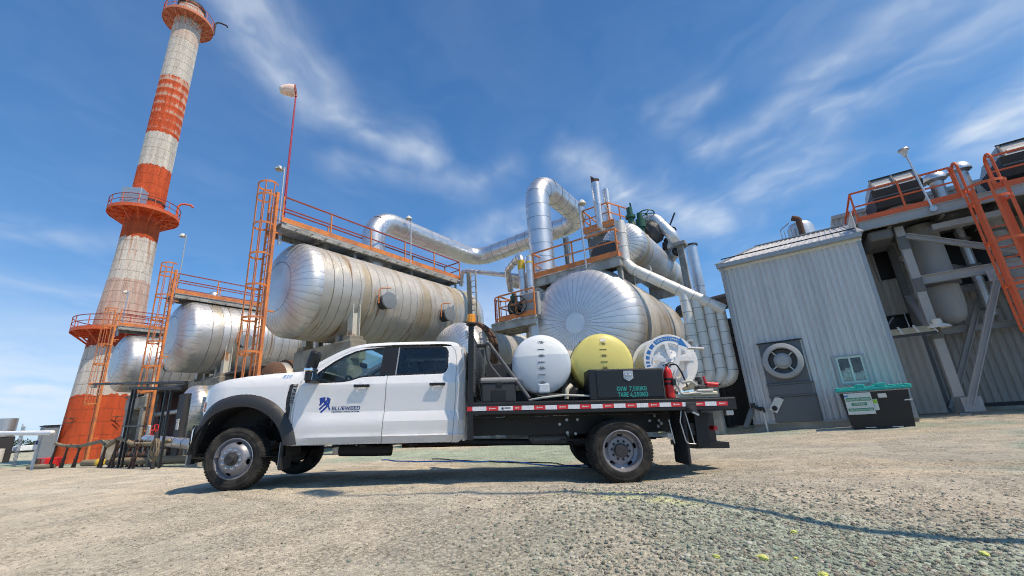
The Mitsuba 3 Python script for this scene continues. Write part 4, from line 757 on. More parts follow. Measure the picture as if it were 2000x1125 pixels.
part(dp, 'front_beam', ibeam((2.28, FY - .5, 6.12), (13, FY - .5, 6.12), .12, .30, .02), 'm_greypaint'); part(dp, 'end_beam', ibeam((2.28, FY - .5, 6.12), (2.28, 20, 6.12), .12, .30, .02), 'm_greypaint'); part(dp, 'deck_plate', box(2.3, 13, FY - .45, 21, 6.2, 6.24), 'm_greypaint_dark')
for x in np.arange(3.0, 13, 1.25): part(dp, 'joist', ibeam((x, FY - .45, 6.05), (x, 20, 6.05), .1, .26, .015), 'm_greypaint_dark')
part(dp, 'lower_duct', cbox(2.45, 3.05, 17.3, 19.0, 5.62, 5.95, .05), 'm_greypaint_dark'); part(dp, 'cable_tray', xf(cbox(4.0, 5.6, 17.5, 17.9, 5.62, 5.80, .01), np.eye(4)), 'm_greypaint')
rail(dp, [(2.30, 20.0), (2.30, FY - .48), (4.72, FY - .48)], 6.25, 1.6, m='m_redorange', top='m_redorange'); rail(dp, [(5.5, FY - .48), (12.5, FY - .48)], 6.25, 1.6, m='m_redorange', top='m_redorange')
for x in (4.76, 5.46): part(dp, 'gate_loop', tube(fillet([(x, FY - .5, 6.25), (x, FY - .5, 7.3), (x, FY - 1.0, 7.3), (x, FY - 1.0, 6.2)], .25), .035, 8), 'm_redorange', True)
cage_ladder('red orange cage ladder up to the roof deck at the right edge', 4.80, 5.32, FY - .95, 1.2, 6.3, 2.2, m='m_redorange')
def cooler(o, sx, label):
    t = thing('air_cooler', label, 'vent', 'box vents on the roof deck'); x, y, z = o
    part(t, 'base_duct', lathe([(.45, 0), (.45, .66), (.52, .70)], 28, origin=(x, y, z)), 'm_greypaint', 40)
    P = A([[x - sx * .92, y - .62, z + .60], [x + sx * .92, y - .62, z + .60], [x + sx * .92, y + .9, z + .60], [x - sx * .92, y + .9, z + .60], [x - sx, y - .85, z + 1.18], [x + sx, y - .85, z + 1.18], [x + sx, y + 1.1, z + 1.18], [x - sx, y + 1.1, z + 1.18], [x - sx * .88, y - .60, z + 1.62], [x + sx * .88, y - .60, z + 1.62], [x + sx * .88, y + .85, z + 1.62], [x - sx * .88, y + .85, z + 1.62]])
    q = lambda a, b, c, d: [[a, b, c], [a, c, d]]
    part(t, 'tray', (P, A(q(3, 2, 1, 0) + q(0, 1, 5, 4) + q(1, 2, 6, 5) + q(2, 3, 7, 6) + q(3, 0, 4, 7))), 'm_slate'); part(t, 'hood', (P, A(q(4, 5, 9, 8) + q(5, 6, 10, 9) + q(6, 7, 11, 10) + q(7, 4, 8, 11) + q(8, 9, 10, 11))), 'm_greypaint')
    for s in (-1, 0): part(t, 'skylight', (P[[4, 5, 9, 8]] * 0 + A([[x + (s + .10) * sx * .86, y - .80, z + 1.26], [x + (s + .86) * sx * .86, y - .80, z + 1.26], [x + (s + .86) * sx * .84, y - .70, z + 1.42], [x + (s + .10) * sx * .84, y - .70, z + 1.42]]) + [0, -.03, 0], A(q(0, 1, 2, 3))), 'm_offwhite')
    for s in (-1, 0, 1): part(t, 'rib', bar((x + s * sx * .9, y - .90, z + 1.18), (x + s * sx * .86, y - .62, z + 1.64), .05, .03), 'm_greypaint_dark')
    part(t, 'ledge', bar((x - sx, y - .88, z + .88), (x + sx, y - .88, z + .88), .03, .04), 'm_greypaint_dark')
    part(t, 'top_edge', bar((x - sx * .9, y - .62, z + 1.64), (x + sx * .9, y - .62, z + 1.64), .05, .04), 'm_darksteel')
cooler((3.58, 18.5, 6.24), .66, 'left box shaped vent hood on the roof deck'); cooler((6.95, 18.5, 6.24), 1.0, 'right box shaped vent hood on the roof deck, cut by the frame edge')
for i, (x, y, z) in enumerate(((4.68, 18.4, 7.5), (5.28, 18.4, 7.6))):
    t = thing('domed_pipe', ('left', 'right')[i] + ' of two domed silver pipes behind the roof deck rail', 'stack', 'domed pipes on the roof deck')
    part(t, 'pipe', cyl((x, y, 6.2), (x, y, z), .18, 18), 'm_galv', 40); part(t, 'dome', lathe([(.2, -.08), (.30, -.02), (.30, .06), (.25, .18), (.14, .26), (.001, .29)], 24, origin=(x, y, z)), 'm_alu_bright', 50)
single('vent_tube', 'plain grey tube beside the left vent hood', 'stack', cyl((4.42, 18.9, 6.2), (4.3, 18.9, 7.5), .14, 14), 'm_galv', 40)
hop = thing('hopper', 'grey hopper with rounded bottom hanging inside the steel frame', 'hopper')
part(hop, 'cylinder', cyl((3.96, 18.55, 4.1), (3.96, 18.55, 6.1), .38, 32), 'm_greypaint', 40); part(hop, 'bottom', lathe([(.38, 4.05), (.38, 3.55), (.36, 3.25), (.31, 3.03), (.2, 2.88), (.001, 2.82)], 32, origin=(3.96, 18.55, 0)), 'm_greypaint', 50); part(hop, 'flange', lathe([(.38, 4.02), (.46, 4.02), (.46, 4.12), (.38, 4.12)], 32, origin=(3.96, 18.55, 0)), 'm_greypaint_dark', 30)
for i, (x, y, r) in enumerate(((4.95, 19.2, .13), (5.65, 19.0, .26), (7.3, 19.0, .3))):
    t = thing('process_pipe', ('thin', 'lagged', 'rightmost lagged')[i] + ' vertical grey pipe inside the steel frame', 'pipe', 'vertical pipes in the steel frame')
    part(t, 'pipe', cyl((x, y, .8 if i else 3.0), (x, y, 6.1), r, 18), 'm_galv' if i < 1 else 'm_greypaint', 40)
    for z in (3.2, 4.6, 5.5): part(t, 'flange', lathe([(r, z), (r + .07, z), (r + .07, z + .06), (r, z + .06)], 20, origin=(x, y, 0)), 'm_greypaint_dark', 30)
for i in range(2): single('globe_valve', ('upper', 'lower')[i] + ' pale globe valve beside the right cage ladder', 'valve', lathe([(.001, -.28), (.16, -.24), (.24, -.08), (.24, .08), (.16, .24), (.001, .28)], 20, origin=(6.6, 18.2, 4.75 - 1.1 * i), axis=(.3, 0, 1)), 'm_offwhite', 40)
aw = thing('canopy', 'small cream canopy panel between the building and the steel column', 'canopy')
part(aw, 'panel', xf(cbox(-.55, .55, -.3, .3, -.02, .02, .005), pose([1, 0, 0], 24, (2.62, 17.2, 2.62))), 'm_canopy')
for s in (-.55, -.18, .18, .55): part(aw, 'rib', xf(bar((s, -.31, .03), (s, .31, .03), .05, .03), pose([1, 0, 0], 30, (2.62, 17.2, 2.62))), 'm_offwhite')
part(aw, 'edge', bar((2.07, 16.93, 2.48), (3.17, 16.93, 2.48), .05, .08), 'm_darksteel'); part(aw, 'tie', bar((2.1, 17.4, 2.75), (2.6, 18.8, 3.3), .03, .03), 'm_greypaint'); part(aw, 'tie', bar((2.7, 17.4, 2.75), (2.9, 18.8, 3.4), .03, .03), 'm_greypaint')
fl = thing('bell_lamp', 'off white bell lamp on the first steel column', 'lamp'); part(fl, 'shade', lathe([(.28, 0), (.25, .06), (.12, .12), (.10, .26), (.001, .27)], 24, origin=(3.3, 17.25, 2.62)), 'm_offwhite', 40)
lp = thing('deck_lamp', 'lamp on a thin pole leaning over the roof deck rail', 'lamp'); part(lp, 'pole', cyl((4.05, FY - .58, 6.1), (3.93, FY - .58, 8.0), .03, 8), 'm_galv'); part(lp, 'head', cat([lathe([(.11, .04), (.12, .0), (.08, -.08), (.05, -.2), (.001, -.21)], 18, origin=(3.90, FY - .6, 8.22)), lathe([(.001, .10), (.13, .07), (.15, .02), (.11, .0)], 18, origin=(3.90, FY - .6, 8.22))]), 'm_galv', 40); part(lp, 'foot_clamp', cyl((4.05, FY - .66, 6.12), (4.05, FY - .56, 6.12), .09, 12), 'm_galv')
rd = thing('roof_unit', 'distant drum and brown pipe on the far roof behind the building ridge', 'tank')
part(rd, 'drum', lathe([(.5, -.9), (.5, .2), (.42, .38), (.25, .46), (.001, .48)], 28, origin=(.95, 22, 8.0)), 'm_alu', 40); part(rd, 'pipe', tube(fillet([(.95, 21.4, 7.2), (.95, 21.4, 8.45), (.72, 21.4, 8.55)], .12), .12, 12), 'm_rust', True); part(rd, 'rail', cat([tube(fillet([(.2, 21.6, 7.3), (.2, 21.6, 8.2), (.6, 21.6, 8.45)], .1), .025, 6)] + [cyl((.2 + .13 * i, 21.5, 7.2), (.2 + .13 * i, 21.5, 8.1), .02, 6) for i in range(5)]), 'm_galv'); part(rd, 'plinth', box(.1, 1.6, 21.4, 22.6, 5, 7.2), 'm_greypaint_dark')

# ---------------------------------------------------------------- flat deck service truck (own frame: x to the rear from the front axle, y away from the near side, z up)
TRUCK = mat([(.8157, .5770, -.0418), (-.5777, .8162, .0030), (.0359, .0217, .9991)], (-6.574, 2.793, .208)); _u, _, _vt = np.linalg.svd(TRUCK[:3, :3]); TRUCK[:3, :3] = _u @ _vt
WORLD.append(TRUCK)
C = 1.015
tk = thing('service_truck', 'white crew cab flat deck service truck parked on the gravel', 'truck')
def mir(m): v, f = m; v = np.array(v); v[:, 1] = 2 * C - v[:, 1]; return v, f
PZ = [.48, .56, .60, .635, .65, .665, .70, .84, .97, .99, 1.15, 1.30, 1.345, 1.39, 1.44, 1.47, 1.88, 1.93, 1.96, 2.0]
PY = [.07, .035, .012, -.004, -.013, -.002, .002, -.004, .034, .032, .020, .006, .006, .020, .036, .046, .165, .20, .25, .34]
FZ, FYv = [.48, .60, .85, 1.2, 1.36, 1.42, 1.47, 1.52, 1.56, 1.6], [.04, .015, .012, .008, .012, .03, .06, .11, .17, .25]
def yside(x, z):
    a, b = np.interp(z, PZ, PY), np.interp(z, FZ, FYv); s = np.clip((x - .72) / .42, 0, 1); s = s * s * (3 - 2 * s); s = np.where(z > 1.2, np.clip((x - .70) / .12, 0, 1), s)
    y = a * s + b * (1 - s)
    return y + np.clip((-.22 - x) / .40, 0, None) ** 2 * .20 + np.clip((x - 2.97) / .11, 0, None) ** 2 * .07
cab_out = Polygon([(.775, 1.552), (.90, 1.625), (1.08, 1.735), (1.22, 1.815), (1.36, 1.88), (1.50, 1.925), (1.63, 1.948), (1.90, 1.966), (2.16, 1.972), (2.60, 1.968), (2.85, 1.955), (2.95, 1.925), (3.02, 1.85), (3.06, 1.70), (3.085, 1.45), (3.09, .78), (3.07, .60), (3.0, .548), (.765, .548), (.742, .60), (.733, 1.0), (.79, 1.385), (.82, 1.44), (.80, 1.50)])
d1 = Polygon([(.80, 1.405), (.752, 1.16), (.741, 1.0), (.748, .61), (.775, .558), (1.955, .552), (1.962, .60), (1.985, 1.445), (1.978, 1.91), (1.66, 1.895), (1.50, 1.868), (1.36, 1.812), (1.22, 1.742), (1.08, 1.655), (.90, 1.535), (.845, 1.49)])
w1 = Polygon([(.905, 1.382), (.93, 1.44), (1.04, 1.545), (1.20, 1.672), (1.34, 1.757), (1.48, 1.818), (1.62, 1.85), (1.895, 1.868), (1.885, 1.462), (1.66, 1.455), (1.58, 1.44), (1.49, 1.408), (1.40, 1.392), (1.30, 1.384)])
d2 = Polygon([(1.996, 1.445), (1.972, .60), (1.965, .552), (2.905, .552), (2.925, .60), (2.955, 1.20), (2.955, 1.66), (2.93, 1.80), (2.86, 1.895), (2.76, 1.912), (1.99, 1.912)])
w2 = Polygon([(2.10, 1.468), (2.10, 1.875), (2.72, 1.872), (2.79, 1.85), (2.825, 1.79), (2.825, 1.55), (2.80, 1.50), (2.75, 1.480)])
w2 = w2.buffer(-.02).buffer(.02); bp_ = Polygon([(1.885, 1.462), (1.895, 1.868), (2.10, 1.875), (2.10, 1.468)])
arch = affinity.scale(Point(.035, .42).buffer(1, 48), .655, .66); arch = unary_union([arch, sbox(-.62, .69, -.2, .42)])
fender = Polygon([(-.66, .83), (-.645, 1.05), (-.615, 1.25), (-.57, 1.325), (-.46, 1.388), (-.25, 1.447), (0, 1.488), (.35, 1.525), (.71, 1.548), (.768, 1.550), (.792, 1.50), (.812, 1.44), (.782, 1.385), (.725, 1.0), (.734, .60), (.755, .556), (.70, .556)]).difference(arch)
vent = Polygon([(.635, 1.345), (.66, 1.37), (.765, 1.372), (.745, 1.25), (.715, .98), (.72, .835), (.66, .835), (.615, 1.02), (.61, 1.15)]).buffer(-.004)
head_l = Polygon([(-.66, 1.0), (-.635, 1.20), (-.60, 1.318), (-.525, 1.318), (-.545, 1.20), (-.58, 1.0)])
far_side = []
def both(name, poly, m, fn=yside, cell=.1, t=.03, smooth=13, label=None):
    s = sheet(poly, fn, cell, t, PZ if cell == .06 else None); k = part(tk, name, s, m, smooth, label); part(tk, name, mir(s), m, smooth); return k
cs = cab_out.difference(unary_union([d1, d2]).buffer(.006, join_style=2)).difference(bp_)
both('cab_side', cs, 'm_white', cell=.06)
fd = both('front_door', d1.difference(w1.union(bp_).buffer(.012)), 'm_white', cell=.06); rdoor = both('rear_door', d2.difference(w2.union(bp_).buffer(.012)), 'm_white', cell=.06)
both('fender', fender.difference(vent).difference(head_l), 'm_white', cell=.06)
off = lambda d: (lambda x, z: yside(x, z) + d)
for w, gm, nm in ((w1, 'm_glass', 'front_window'), (w2, 'm_glass_dark', 'rear_window')):
    both(nm + '_seal', w.buffer(.013).difference(w.buffer(-.012)), 'm_black', off(.004), .08, .02)
    s = sheet(w.buffer(-.008), off(.012), .1, .001); v, f = s; n = len(v) // 2; f = f[(f < n).all(1)]; part(tk, nm, (v[:n], f), gm, True); part(tk, nm, mir((v[:n], f)), gm, True)
both('pillar_trim', bp_, 'm_black', off(.004), .08, .02)
part(tk, 'window_divider', sheet(Polygon([(2.095, 1.47), (2.11, 1.47), (2.115, 1.875), (2.10, 1.875)]), off(.002), .1, .02), 'm_flash'); part(tk, 'quarter_divider', sheet(Polygon([(1.0, 1.385), (1.015, 1.385), (1.11, 1.60), (1.095, 1.60)]), off(.006), .1, .02), 'm_black')
def yfl(x, z):
    r = np.hypot((x - .035) / .99, z - .42); return -.055 + .012 * np.clip((.74 - r) / .09, 0, 1) + .075 * np.clip((r - .745) / .085, 0, 1.2) ** 1.5 + np.clip((-.25 - x) / .40, 0, None) ** 2 * .20
fl_out = affinity.scale(Point(.035, .42).buffer(1, 64), .80, .828); flare = fl_out.difference(affinity.scale(Point(.035, .42).buffer(1, 64), .655, .655)).intersection(Polygon([(-1, .84), (-.3, .84), (-.3, .3), (.3, .3), (.3, .565), (1, .565), (1, 1.4), (-1, 1.4)]))
both('wheel_arch_flare', flare, 'm_plastic', yfl, .05, .09, 28)
both('wheel_well', sbox(-.62, .72, .24, .5).union(arch.buffer(.02)).intersection(sbox(-.7, .8, .24, 1.2)), 'm_matteblack', lambda x, z: 0 * x + .46, .3, .02)
lin = [(x, z) for x, z in affinity.scale(Point(.035, .42).buffer(1, 24), .66, .665).exterior.coords if z > .38]; lin.sort(key=lambda q: math.atan2(q[1] - .42, q[0] - .035))
part(tk, 'wheel_liner', grid(A([[(x, y, z) for y in (.02, .46)] for x, z in lin])), 'm_matteblack', True); part(tk, 'wheel_liner', mir(grid(A([[(x, y, z) for y in (.02, .46)] for x, z in lin]))), 'm_matteblack', True)
vp = part(tk, 'fender_vent', sheet(vent, off(.012), .1, .03), 'm_plastic', 30); part(tk, 'fender_vent', mir(sheet(vent, off(.012), .1, .03)), 'm_plastic', 30)
put(uniq(vp + '__badge_plate'), sheet(Polygon([(.685, 1.30), (.70, 1.325), (.752, 1.325), (.738, 1.24), (.708, .98), (.716, .845), (.678, .845), (.692, 1.02), (.672, 1.10)]), off(-.002), .1, .016), 'm_flash', 30)
put(uniq(vp + '__lettering'), text('F550', .042, (.7, yside(A([.7]), A([1.2]))[0] - .003, 1.305), (-.14, 0, -1), (1, 0, -.12), True, .004, .20), 'm_black')
put(uniq(vp + '__badge'), cat([prism(Polygon([(.695, 1.345), (.745, 1.345), (.748, 1.362), (.70, 1.362)]), .004, xz(.004))]), 'm_offwhite')
for i in range(6): put(uniq(vp + '__slat'), sheet(Polygon([(.628, .90 + .07 * i), (.675, .90 + .07 * i), (.678, .915 + .07 * i), (.625, .915 + .07 * i)]), off(.002), .1, .01), 'm_black')
hl1 = both('headlight', head_l, 'm_lens', off(-.004), .05, .05, 30); both('side_marker', Polygon([(-.672, 1.02), (-.655, 1.15), (-.60, 1.15), (-.618, 1.02)]), 'm_amber_lens', off(-.016), .05, .03)
# bonnet, front, roof, screens
U = np.linspace(0, 1, 18); Vv = np.linspace(0, 1, 25); P = []
HX, HZ = [-.57, -.46, -.25, 0, .35, .71, .80], [1.325, 1.388, 1.447, 1.488, 1.525, 1.548, 1.552]
for u in U:
    row = []
    for v_ in Vv:
        y = v_ * 2 - 1; ay = abs(y); xf_ = -.79 + .22 * ay ** 2.2; x = xf_ + (.78 - xf_) * u; zs = np.interp(-.57 + 1.35 * u, HX, HZ); ys = float(yside(A([-.57 + 1.35 * u]), A([zs]))[0])
        row.append((x, C + y * (C - ys), zs + .045 * (1 - ay ** 3) * min(1, u * 3 + .2)))
    P.append(row)
part(tk, 'bonnet', grid(A(P)), 'm_white', True); P = A(P)
part(tk, 'nose', grid(np.stack([P[0], P[0] * [1, 1, 0] + [0, 0, .83]])), 'm_matteblack', True)
for i in range(5): part(tk, 'grille_bar', cat([tube([(p[0] - .02, p[1], .90 + .085 * i) for p in P[0][5:20]], .022, 8)]), 'm_chrome', True)
bq = [(-.62, .06), (-.70, .13), (-.79, .33), (-.86, .7), (-.88, C)]; bq = bq + [(a, 2 * C - b) for a, b in bq[-2::-1]]
def loft(z0, z1, d=0, pts=bq): return grid(A([[(a - d, b, z) for a, b in pts] for z in np.linspace(z0, z1, 2)]))
part(tk, 'bumper', cat([grid(A([[(a + (.03 if z in (.55, .83) else 0), b, z) for a, b in bq[0:9]] for z in (.55, .60, .78, .83)]))]), 'm_chrome', 40); part(tk, 'lower_valance', loft(.33, .56, -.04), 'm_plastic', True)
part(tk, 'bumper_end', sheet(Polygon([(-.67, .84), (-.46, .84), (-.52, .70), (-.565, .56), (-.60, .34), (-.66, .34), (-.65, .55)]), lambda x, z: .015 + np.clip((-.30 - x) / .40, 0, None) ** 2 * .10, .06, .10), 'm_plastic', 30); part(tk, 'bumper_end', mir(sheet(Polygon([(-.67, .84), (-.46, .84), (-.52, .70), (-.565, .56), (-.60, .34), (-.66, .34), (-.65, .55)]), lambda x, z: .015 + np.clip((-.30 - x) / .40, 0, None) ** 2 * .10, .06, .10)), 'm_plastic', 30)
RX, RZ = [1.50, 1.63, 1.90, 2.16, 2.60, 2.85, 2.95, 3.02], [1.925, 1.948, 1.966, 1.972, 1.968, 1.955, 1.925, 1.85]; P = []
for x in np.linspace(1.50, 3.02, 26):
    z = np.interp(x, RX, RZ); ys = float(yside(A([x]), A([z]))[0]); v_ = np.linspace(-1, 1, 15); P.append(np.stack([0 * v_ + x, C + v_ * (C - ys), z + .04 * (1 - v_ ** 2) * np.clip((3.02 - x) / .2, 0, 1)], -1))
part(tk, 'roof', grid(A(P)), 'm_white', True)
P = []
for x, z in ((.80, 1.552), (1.08, 1.725), (1.36, 1.868), (1.50, 1.922)):
    ys = float(yside(A([x]), A([z]))[0]) + .06; v_ = np.linspace(-1, 1, 11); P.append(np.stack([x - .12 * (1 - v_ ** 2), C + v_ * (C - ys), 0 * v_ + z], -1))
part(tk, 'windscreen', grid(A(P)), 'm_glass', True)
part(tk, 'cab_back', cat([box(3.05, 3.08, .10, 2 * C - .10, .56, 1.40), box(3.03, 3.06, .14, .45, 1.40, 1.86), box(3.03, 3.06, 2 * C - .45, 2 * C - .14, 1.40, 1.86)]), 'm_white'); part(tk, 'back_window', box(3.035, 3.045, .45, 2 * C - .45, 1.40, 1.86), 'm_black')
# handles, mirror, marks
for x, k in ((1.66, fd), (2.71, rdoor)):
    put(uniq(k + '__handle'), cbox(x - .11, x + .11, -.050, -.018, 1.30, 1.338, .008), 'm_black', 30); put(uniq(k + '__handle_cup'), lathe([(.07, 0), (.055, .006), (.03, .010), (.001, .011)], 20, origin=(x, .008, 1.30), axis=(0, -1, 0)), 'm_white', 40)
    put(uniq(k + '__handle_mount'), cat([box(x - .09, x - .06, -.02, .02, 1.305, 1.33), box(x + .06, x + .09, -.02, .02, 1.305, 1.33)]), 'm_black')
mi_ = part(tk, 'mirror', cat([cbox(.965, 1.065, -.30, -.10, 1.36, 1.53, .03), xf(cbox(-.05, .055, -.10, .10, -.13, .13, .03), pose([0, 1, 0], 14, (1.03, -.20, 1.66)))]), 'm_black', 30)
put(uniq(mi_ + '__chrome_band'), cbox(.955, 1.07, -.305, -.095, 1.50, 1.565, .02), 'm_chrome', 30); put(uniq(mi_ + '__arm'), cat([cbox(.92, 1.06, -.14, .02, 1.37, 1.43, .015), cbox(.85, 1.06, .0, .03, 1.375, 1.42, .01)]), 'm_black', 30); put(uniq(mi_ + '__glass'), box(1.069, 1.074, -.28, -.12, 1.39, 1.49), 'm_chrome')
part(tk, 'mirror', mir(cbox(.965, 1.075, -.30, -.10, 1.36, 1.76, .03)), 'm_black', 30)
def decal(polys, name, m, d=-.002, label=None):
    u = unary_union(polys) if isinstance(polys, list) else polys; return part(tk, name, cat([sheet(g, off(d), .05, .003) for g in getattr(u, 'geoms', [u])]), m, 35, label)
def strip(pts, w): from shapely.geometry import LineString; return LineString(pts).buffer(w / 2, cap_style=2)
LX, LZ, K = 1.145, .98, .00118 * 8.655 * .0 + .0084   # metres per step of the drawn emblem
def E_(pts): return [(1.075 + (x - 690) * .000695, .965 + (570 - y) * .000695) for x, y in pts]
stripes = [strip(E_([(694, 420), (770, 345), (800, 265)]), .022), strip(E_([(700, 500), (800, 400), (850, 330), (856, 268)]), .026), strip(E_([(728, 556), (830, 460), (880, 390), (896, 290)]), .024), strip(E_([(690, 300), (735, 280), (775, 310), (815, 350), (870, 420), (905, 510)]), .020), Polygon(E_([(690, 305), (720, 268), (790, 262), (760, 330), (705, 420), (700, 345)])), Polygon(E_([(790, 330), (830, 330), (860, 400), (830, 430), (780, 380)])), Polygon(E_([(845, 262), (900, 290), (905, 350), (880, 390), (850, 395), (870, 330)]))]
decal([unary_union(stripes)], 'emblem', 'm_blue', label='blue woven leaf emblem on the front door')
decal([Polygon(E_([(850, 90), (815, 130), (812, 180), (850, 240), (900, 300), (930, 400), (945, 455), (1000, 470), (992, 380), (955, 270), (900, 150)]))], 'emblem_leaf', 'm_decalwhite', -.001)
def dtext(s, h, x, z, w, m, name, bold=True, slope=0.0):
    t = meshkit.text_mesh(s, h, .002, bold); v = A(t.vertices); v[:, 0] *= w / v[:, 0].max(); X, Z = x + v[:, 0] + v[:, 1] * slope, z + v[:, 1]
    return part(tk, name, (np.stack([X, yside(X, Z) - .001 - v[:, 2], Z], 1), A(t.faces)), m)
dtext('BLUEWEED', .046, 1.245, 1.003, .395, 'm_navy', 'door_lettering', True, .12); dtext('vegetation control services', .024, 1.245, .970, .39, 'm_slate', 'door_lettering', False, .05); dtext('810', .048, .50, 1.452, .125, 'm_arrowblue', 'fender_number', True, .15)
# inside the cab
def rb(c, h, r): return mm(rounded([((c[0] + a * (h[0] - r), c[1] + b * (h[1] - r), c[2] + e * (h[2] - r)), r) for a in (-1, 1) for b in (-1, 1) for e in (-1, 1)]))
for x in (1.75, 2.65):
    for y in (.50, 1.53):
        s = part(tk, 'seat', rb((x - .15, y, 1.02), (.28, .26, .12), .06), 'm_seat', 40); bb = rb((0, 0, .36), (.08, .25, .38), .06); put(uniq(s + '__backrest'), xf(bb, pose([0, 1, 0], 14, (x + .12, y, 1.0))), 'm_seat', 40); put(uniq(s + '__headrest'), rb((x + .31, y, 1.74), (.06, .13, .09), .05), 'm_seat', 40)
part(tk, 'dashboard', cat([rb((.98, C, 1.25), (.22, .88, .17), .08), rb((1.22, .50, 1.30), (.10, .24, .08), .05)]), 'm_dash', 40)
o, d = A([1.36, .50, 1.33]), unit([1, 0, .55]); sw = frame(d); th = np.linspace(0, 2 * np.pi, 33)
part(tk, 'steering_wheel', cat([tube([o + .20 * (math.cos(q) * sw[1] + math.sin(q) * sw[2]) for q in th], .017, 8, False), bar(o - .19 * sw[1], o + .19 * sw[1], .05, .03, d), bar(o, o - .19 * sw[2], .05, .03, d), tube([o - d * .15, o + d * .02], .055, 12)]), 'm_black', 40)
part(tk, 'cab_floor', box(.75, 3.05, .12, 1.91, .62, .68), 'm_dash'); part(tk, 'headliner', box(1.55, 2.98, .28, 1.75, 1.915, 1.925), 'm_greypaint'); part(tk, 'rear_view_mirror', rb((1.32, .98, 1.72), (.03, .12, .04), .025), 'm_black', 40); part(tk, 'firewall', box(.70, .76, .10, 1.93, .6, 1.45), 'm_dash')
# wheels
TYRE = [(.25, -.012), (.262, .004), (.285, .012), (.30, .013), (.302, .017), (.312, .017), (.314, .014), (.34, .016), (.342, .019), (.352, .019), (.354, .014), (.375, .006), (.392, -.010), (.399, -.022), (.401, -.05), (.401, -.175), (.397, -.205), (.375, -.231), (.33, -.243), (.25, -.22)]
def wheelset(x, y, side, dish, name='wheel', hub=True):
    ax = (0, -1, 0) if side < 0 else (0, 1, 0); o = (x, y, .405); L = lambda pr, n=64: lathe(pr, n, origin=o, axis=ax); w = part(tk, name, L([(.252, -.02), (.262, .004), (.252, .008), (.240, -.012), (.232, -.035), (.224, -.10), (.224, -.2)]), 'm_wheel', 40)
    put(uniq(w + '__tyre'), L(TYRE, 72), 'm_tyre', 40)
    tb = []; D = unit(ax)
    for i in range(60):
        for j, h in enumerate((-.036, -.075, -.112, -.150, -.188)):
            a = 2 * math.pi * (i + (.5 if j % 2 else 0)) / 60; c, s = math.cos(a), math.sin(a); er, et = A([c, 0, s]), A([-s, 0, c]); p = A(o) + er * .4025 + D * h
            tb.append(bar(p - et * .0135, p + et * .0135, .030, .012, er) if abs(er @ et) < 1e-6 else None)
        a = 2 * math.pi * i / 60; er, et = A([math.cos(a), 0, math.sin(a)]), A([-math.sin(a), 0, math.cos(a)])
        p = A(o) + er * .392 + D * -.012; tb.append(bar(p - et * .009, p + et * .009, .02, .012, er * .7 + D * .7))
    put(uniq(w + '__tread'), cat(tb), 'm_tyre'); labels[w + '__tread'] = {'kind': 'stuff'}
    if not hub: return
    pr = [(.236, -.045), (.228, -.035), (.205, -.012), (.175, .022), (.155, .034), (.150, .036), (.08, .036), (.08, .020), (.14, .020), (.19, -.03), (.225, -.06), (.236, -.06), (.236, -.045)] if not dish else [(.232, -.10), (.222, -.112), (.185, -.128), (.172, -.118), (.165, -.112), (.08, -.112), (.08, -.128), (.17, -.136), (.2, -.145), (.232, -.13), (.232, -.10)]
    v, f = lathe(pr, 64); dm = trimesh.Trimesh(v, f); dm.merge_vertices(); 
    if dm.volume < 0: dm.invert()
    mf = manif((A(dm.vertices), A(dm.faces)))
    for i in range(5 if dish else 4):
        a = 360 / (5 if dish else 4) * i + (20 if dish else 12); mf -= m3.Manifold.cylinder(.5, .020, .020, 24).translate((0, 0, -.25)).scale((1, 2.0, 1)).translate((.197, 0, 0)).rotate((0, 0, a))
    v, f = mm(mf); d_, s_, u_ = frame(ax); v = A(o) + v[:, 2:] * d_ + v[:, :1] * s_ + v[:, 1:2] * u_; put(uniq(w + '__disc'), (v, f), 'm_wheel', 35)
    put(uniq(w + '__brake_drum'), L([(.20, -.14), (.20, -.2), (.001, -.2)] if dish else [(.2, -.075), (.2, -.2), (.001, -.2)], 32), 'm_black', 30)
    h = -.112 if dish else .036
    put(uniq(w + '__hub'), L([(.088, h - .01), (.088, h + .055), (.08, h + .062), (.045, h + .064), (.001, h + .064)] if dish else [(.085, h - .01), (.083, h + .02), (.062, h + .03), (.058, h + .07), (.052, h + .076), (.03, h + .076), (.03, h + .07), (.001, h + .07)], 32), 'm_darksteel', 30)
    for i in range(10):
        a = 2 * math.pi * i / 10 + .1; q = A(o) + .117 * (math.cos(a) * s_ + math.sin(a) * u_); put(uniq(w + '__wheel_nut'), lathe([(.017, -.01), (.016, .012), (.011, .016), (.010, .028), (.001, .030)], 8, origin=q + d_ * h, axis=ax), 'm_darksteel' if dish else 'm_chrome', 30)
WBASE = 5.18
wheelset(0, .035, -1, False); wheelset(WBASE, -.145, -1, True); wheelset(WBASE, .155, -1, True, 'inner_wheel', False); wheelset(0, 2 * C - .035, 1, False); wheelset(WBASE, 2 * C + .145, 1, True); wheelset(WBASE, 2 * C - .155, 1, True, 'inner_wheel', False)
part(tk, 'front_axle', cat([cyl((0, .3, .40), (0, 1.73, .40), .06, 10), cyl((0, 1.2, .40), (0, 1.4, .40), .16, 14)]), 'm_darksteel', 40); part(tk, 'rear_axle', cat([cyl((WBASE, .3, .405), (WBASE, 1.73, .405), .075, 12), cyl((WBASE - .02, .93, .40), (WBASE + .02, 1.1, .40), .20, 20)]), 'm_darksteel', 40)
part(tk, 'driveshaft', cyl((1.0, 1.1, .55), (5.0, 1.02, .45), .05, 10), 'm_darksteel', 40)
part(tk, 'leaf_spring', cat([bar((WBASE - .75 + .1 * i, .50, .53 - .016 * i), (WBASE + .75 - .1 * i, .50, .53 - .016 * i), .075, .014) for i in range(5)]), 'm_matteblack')
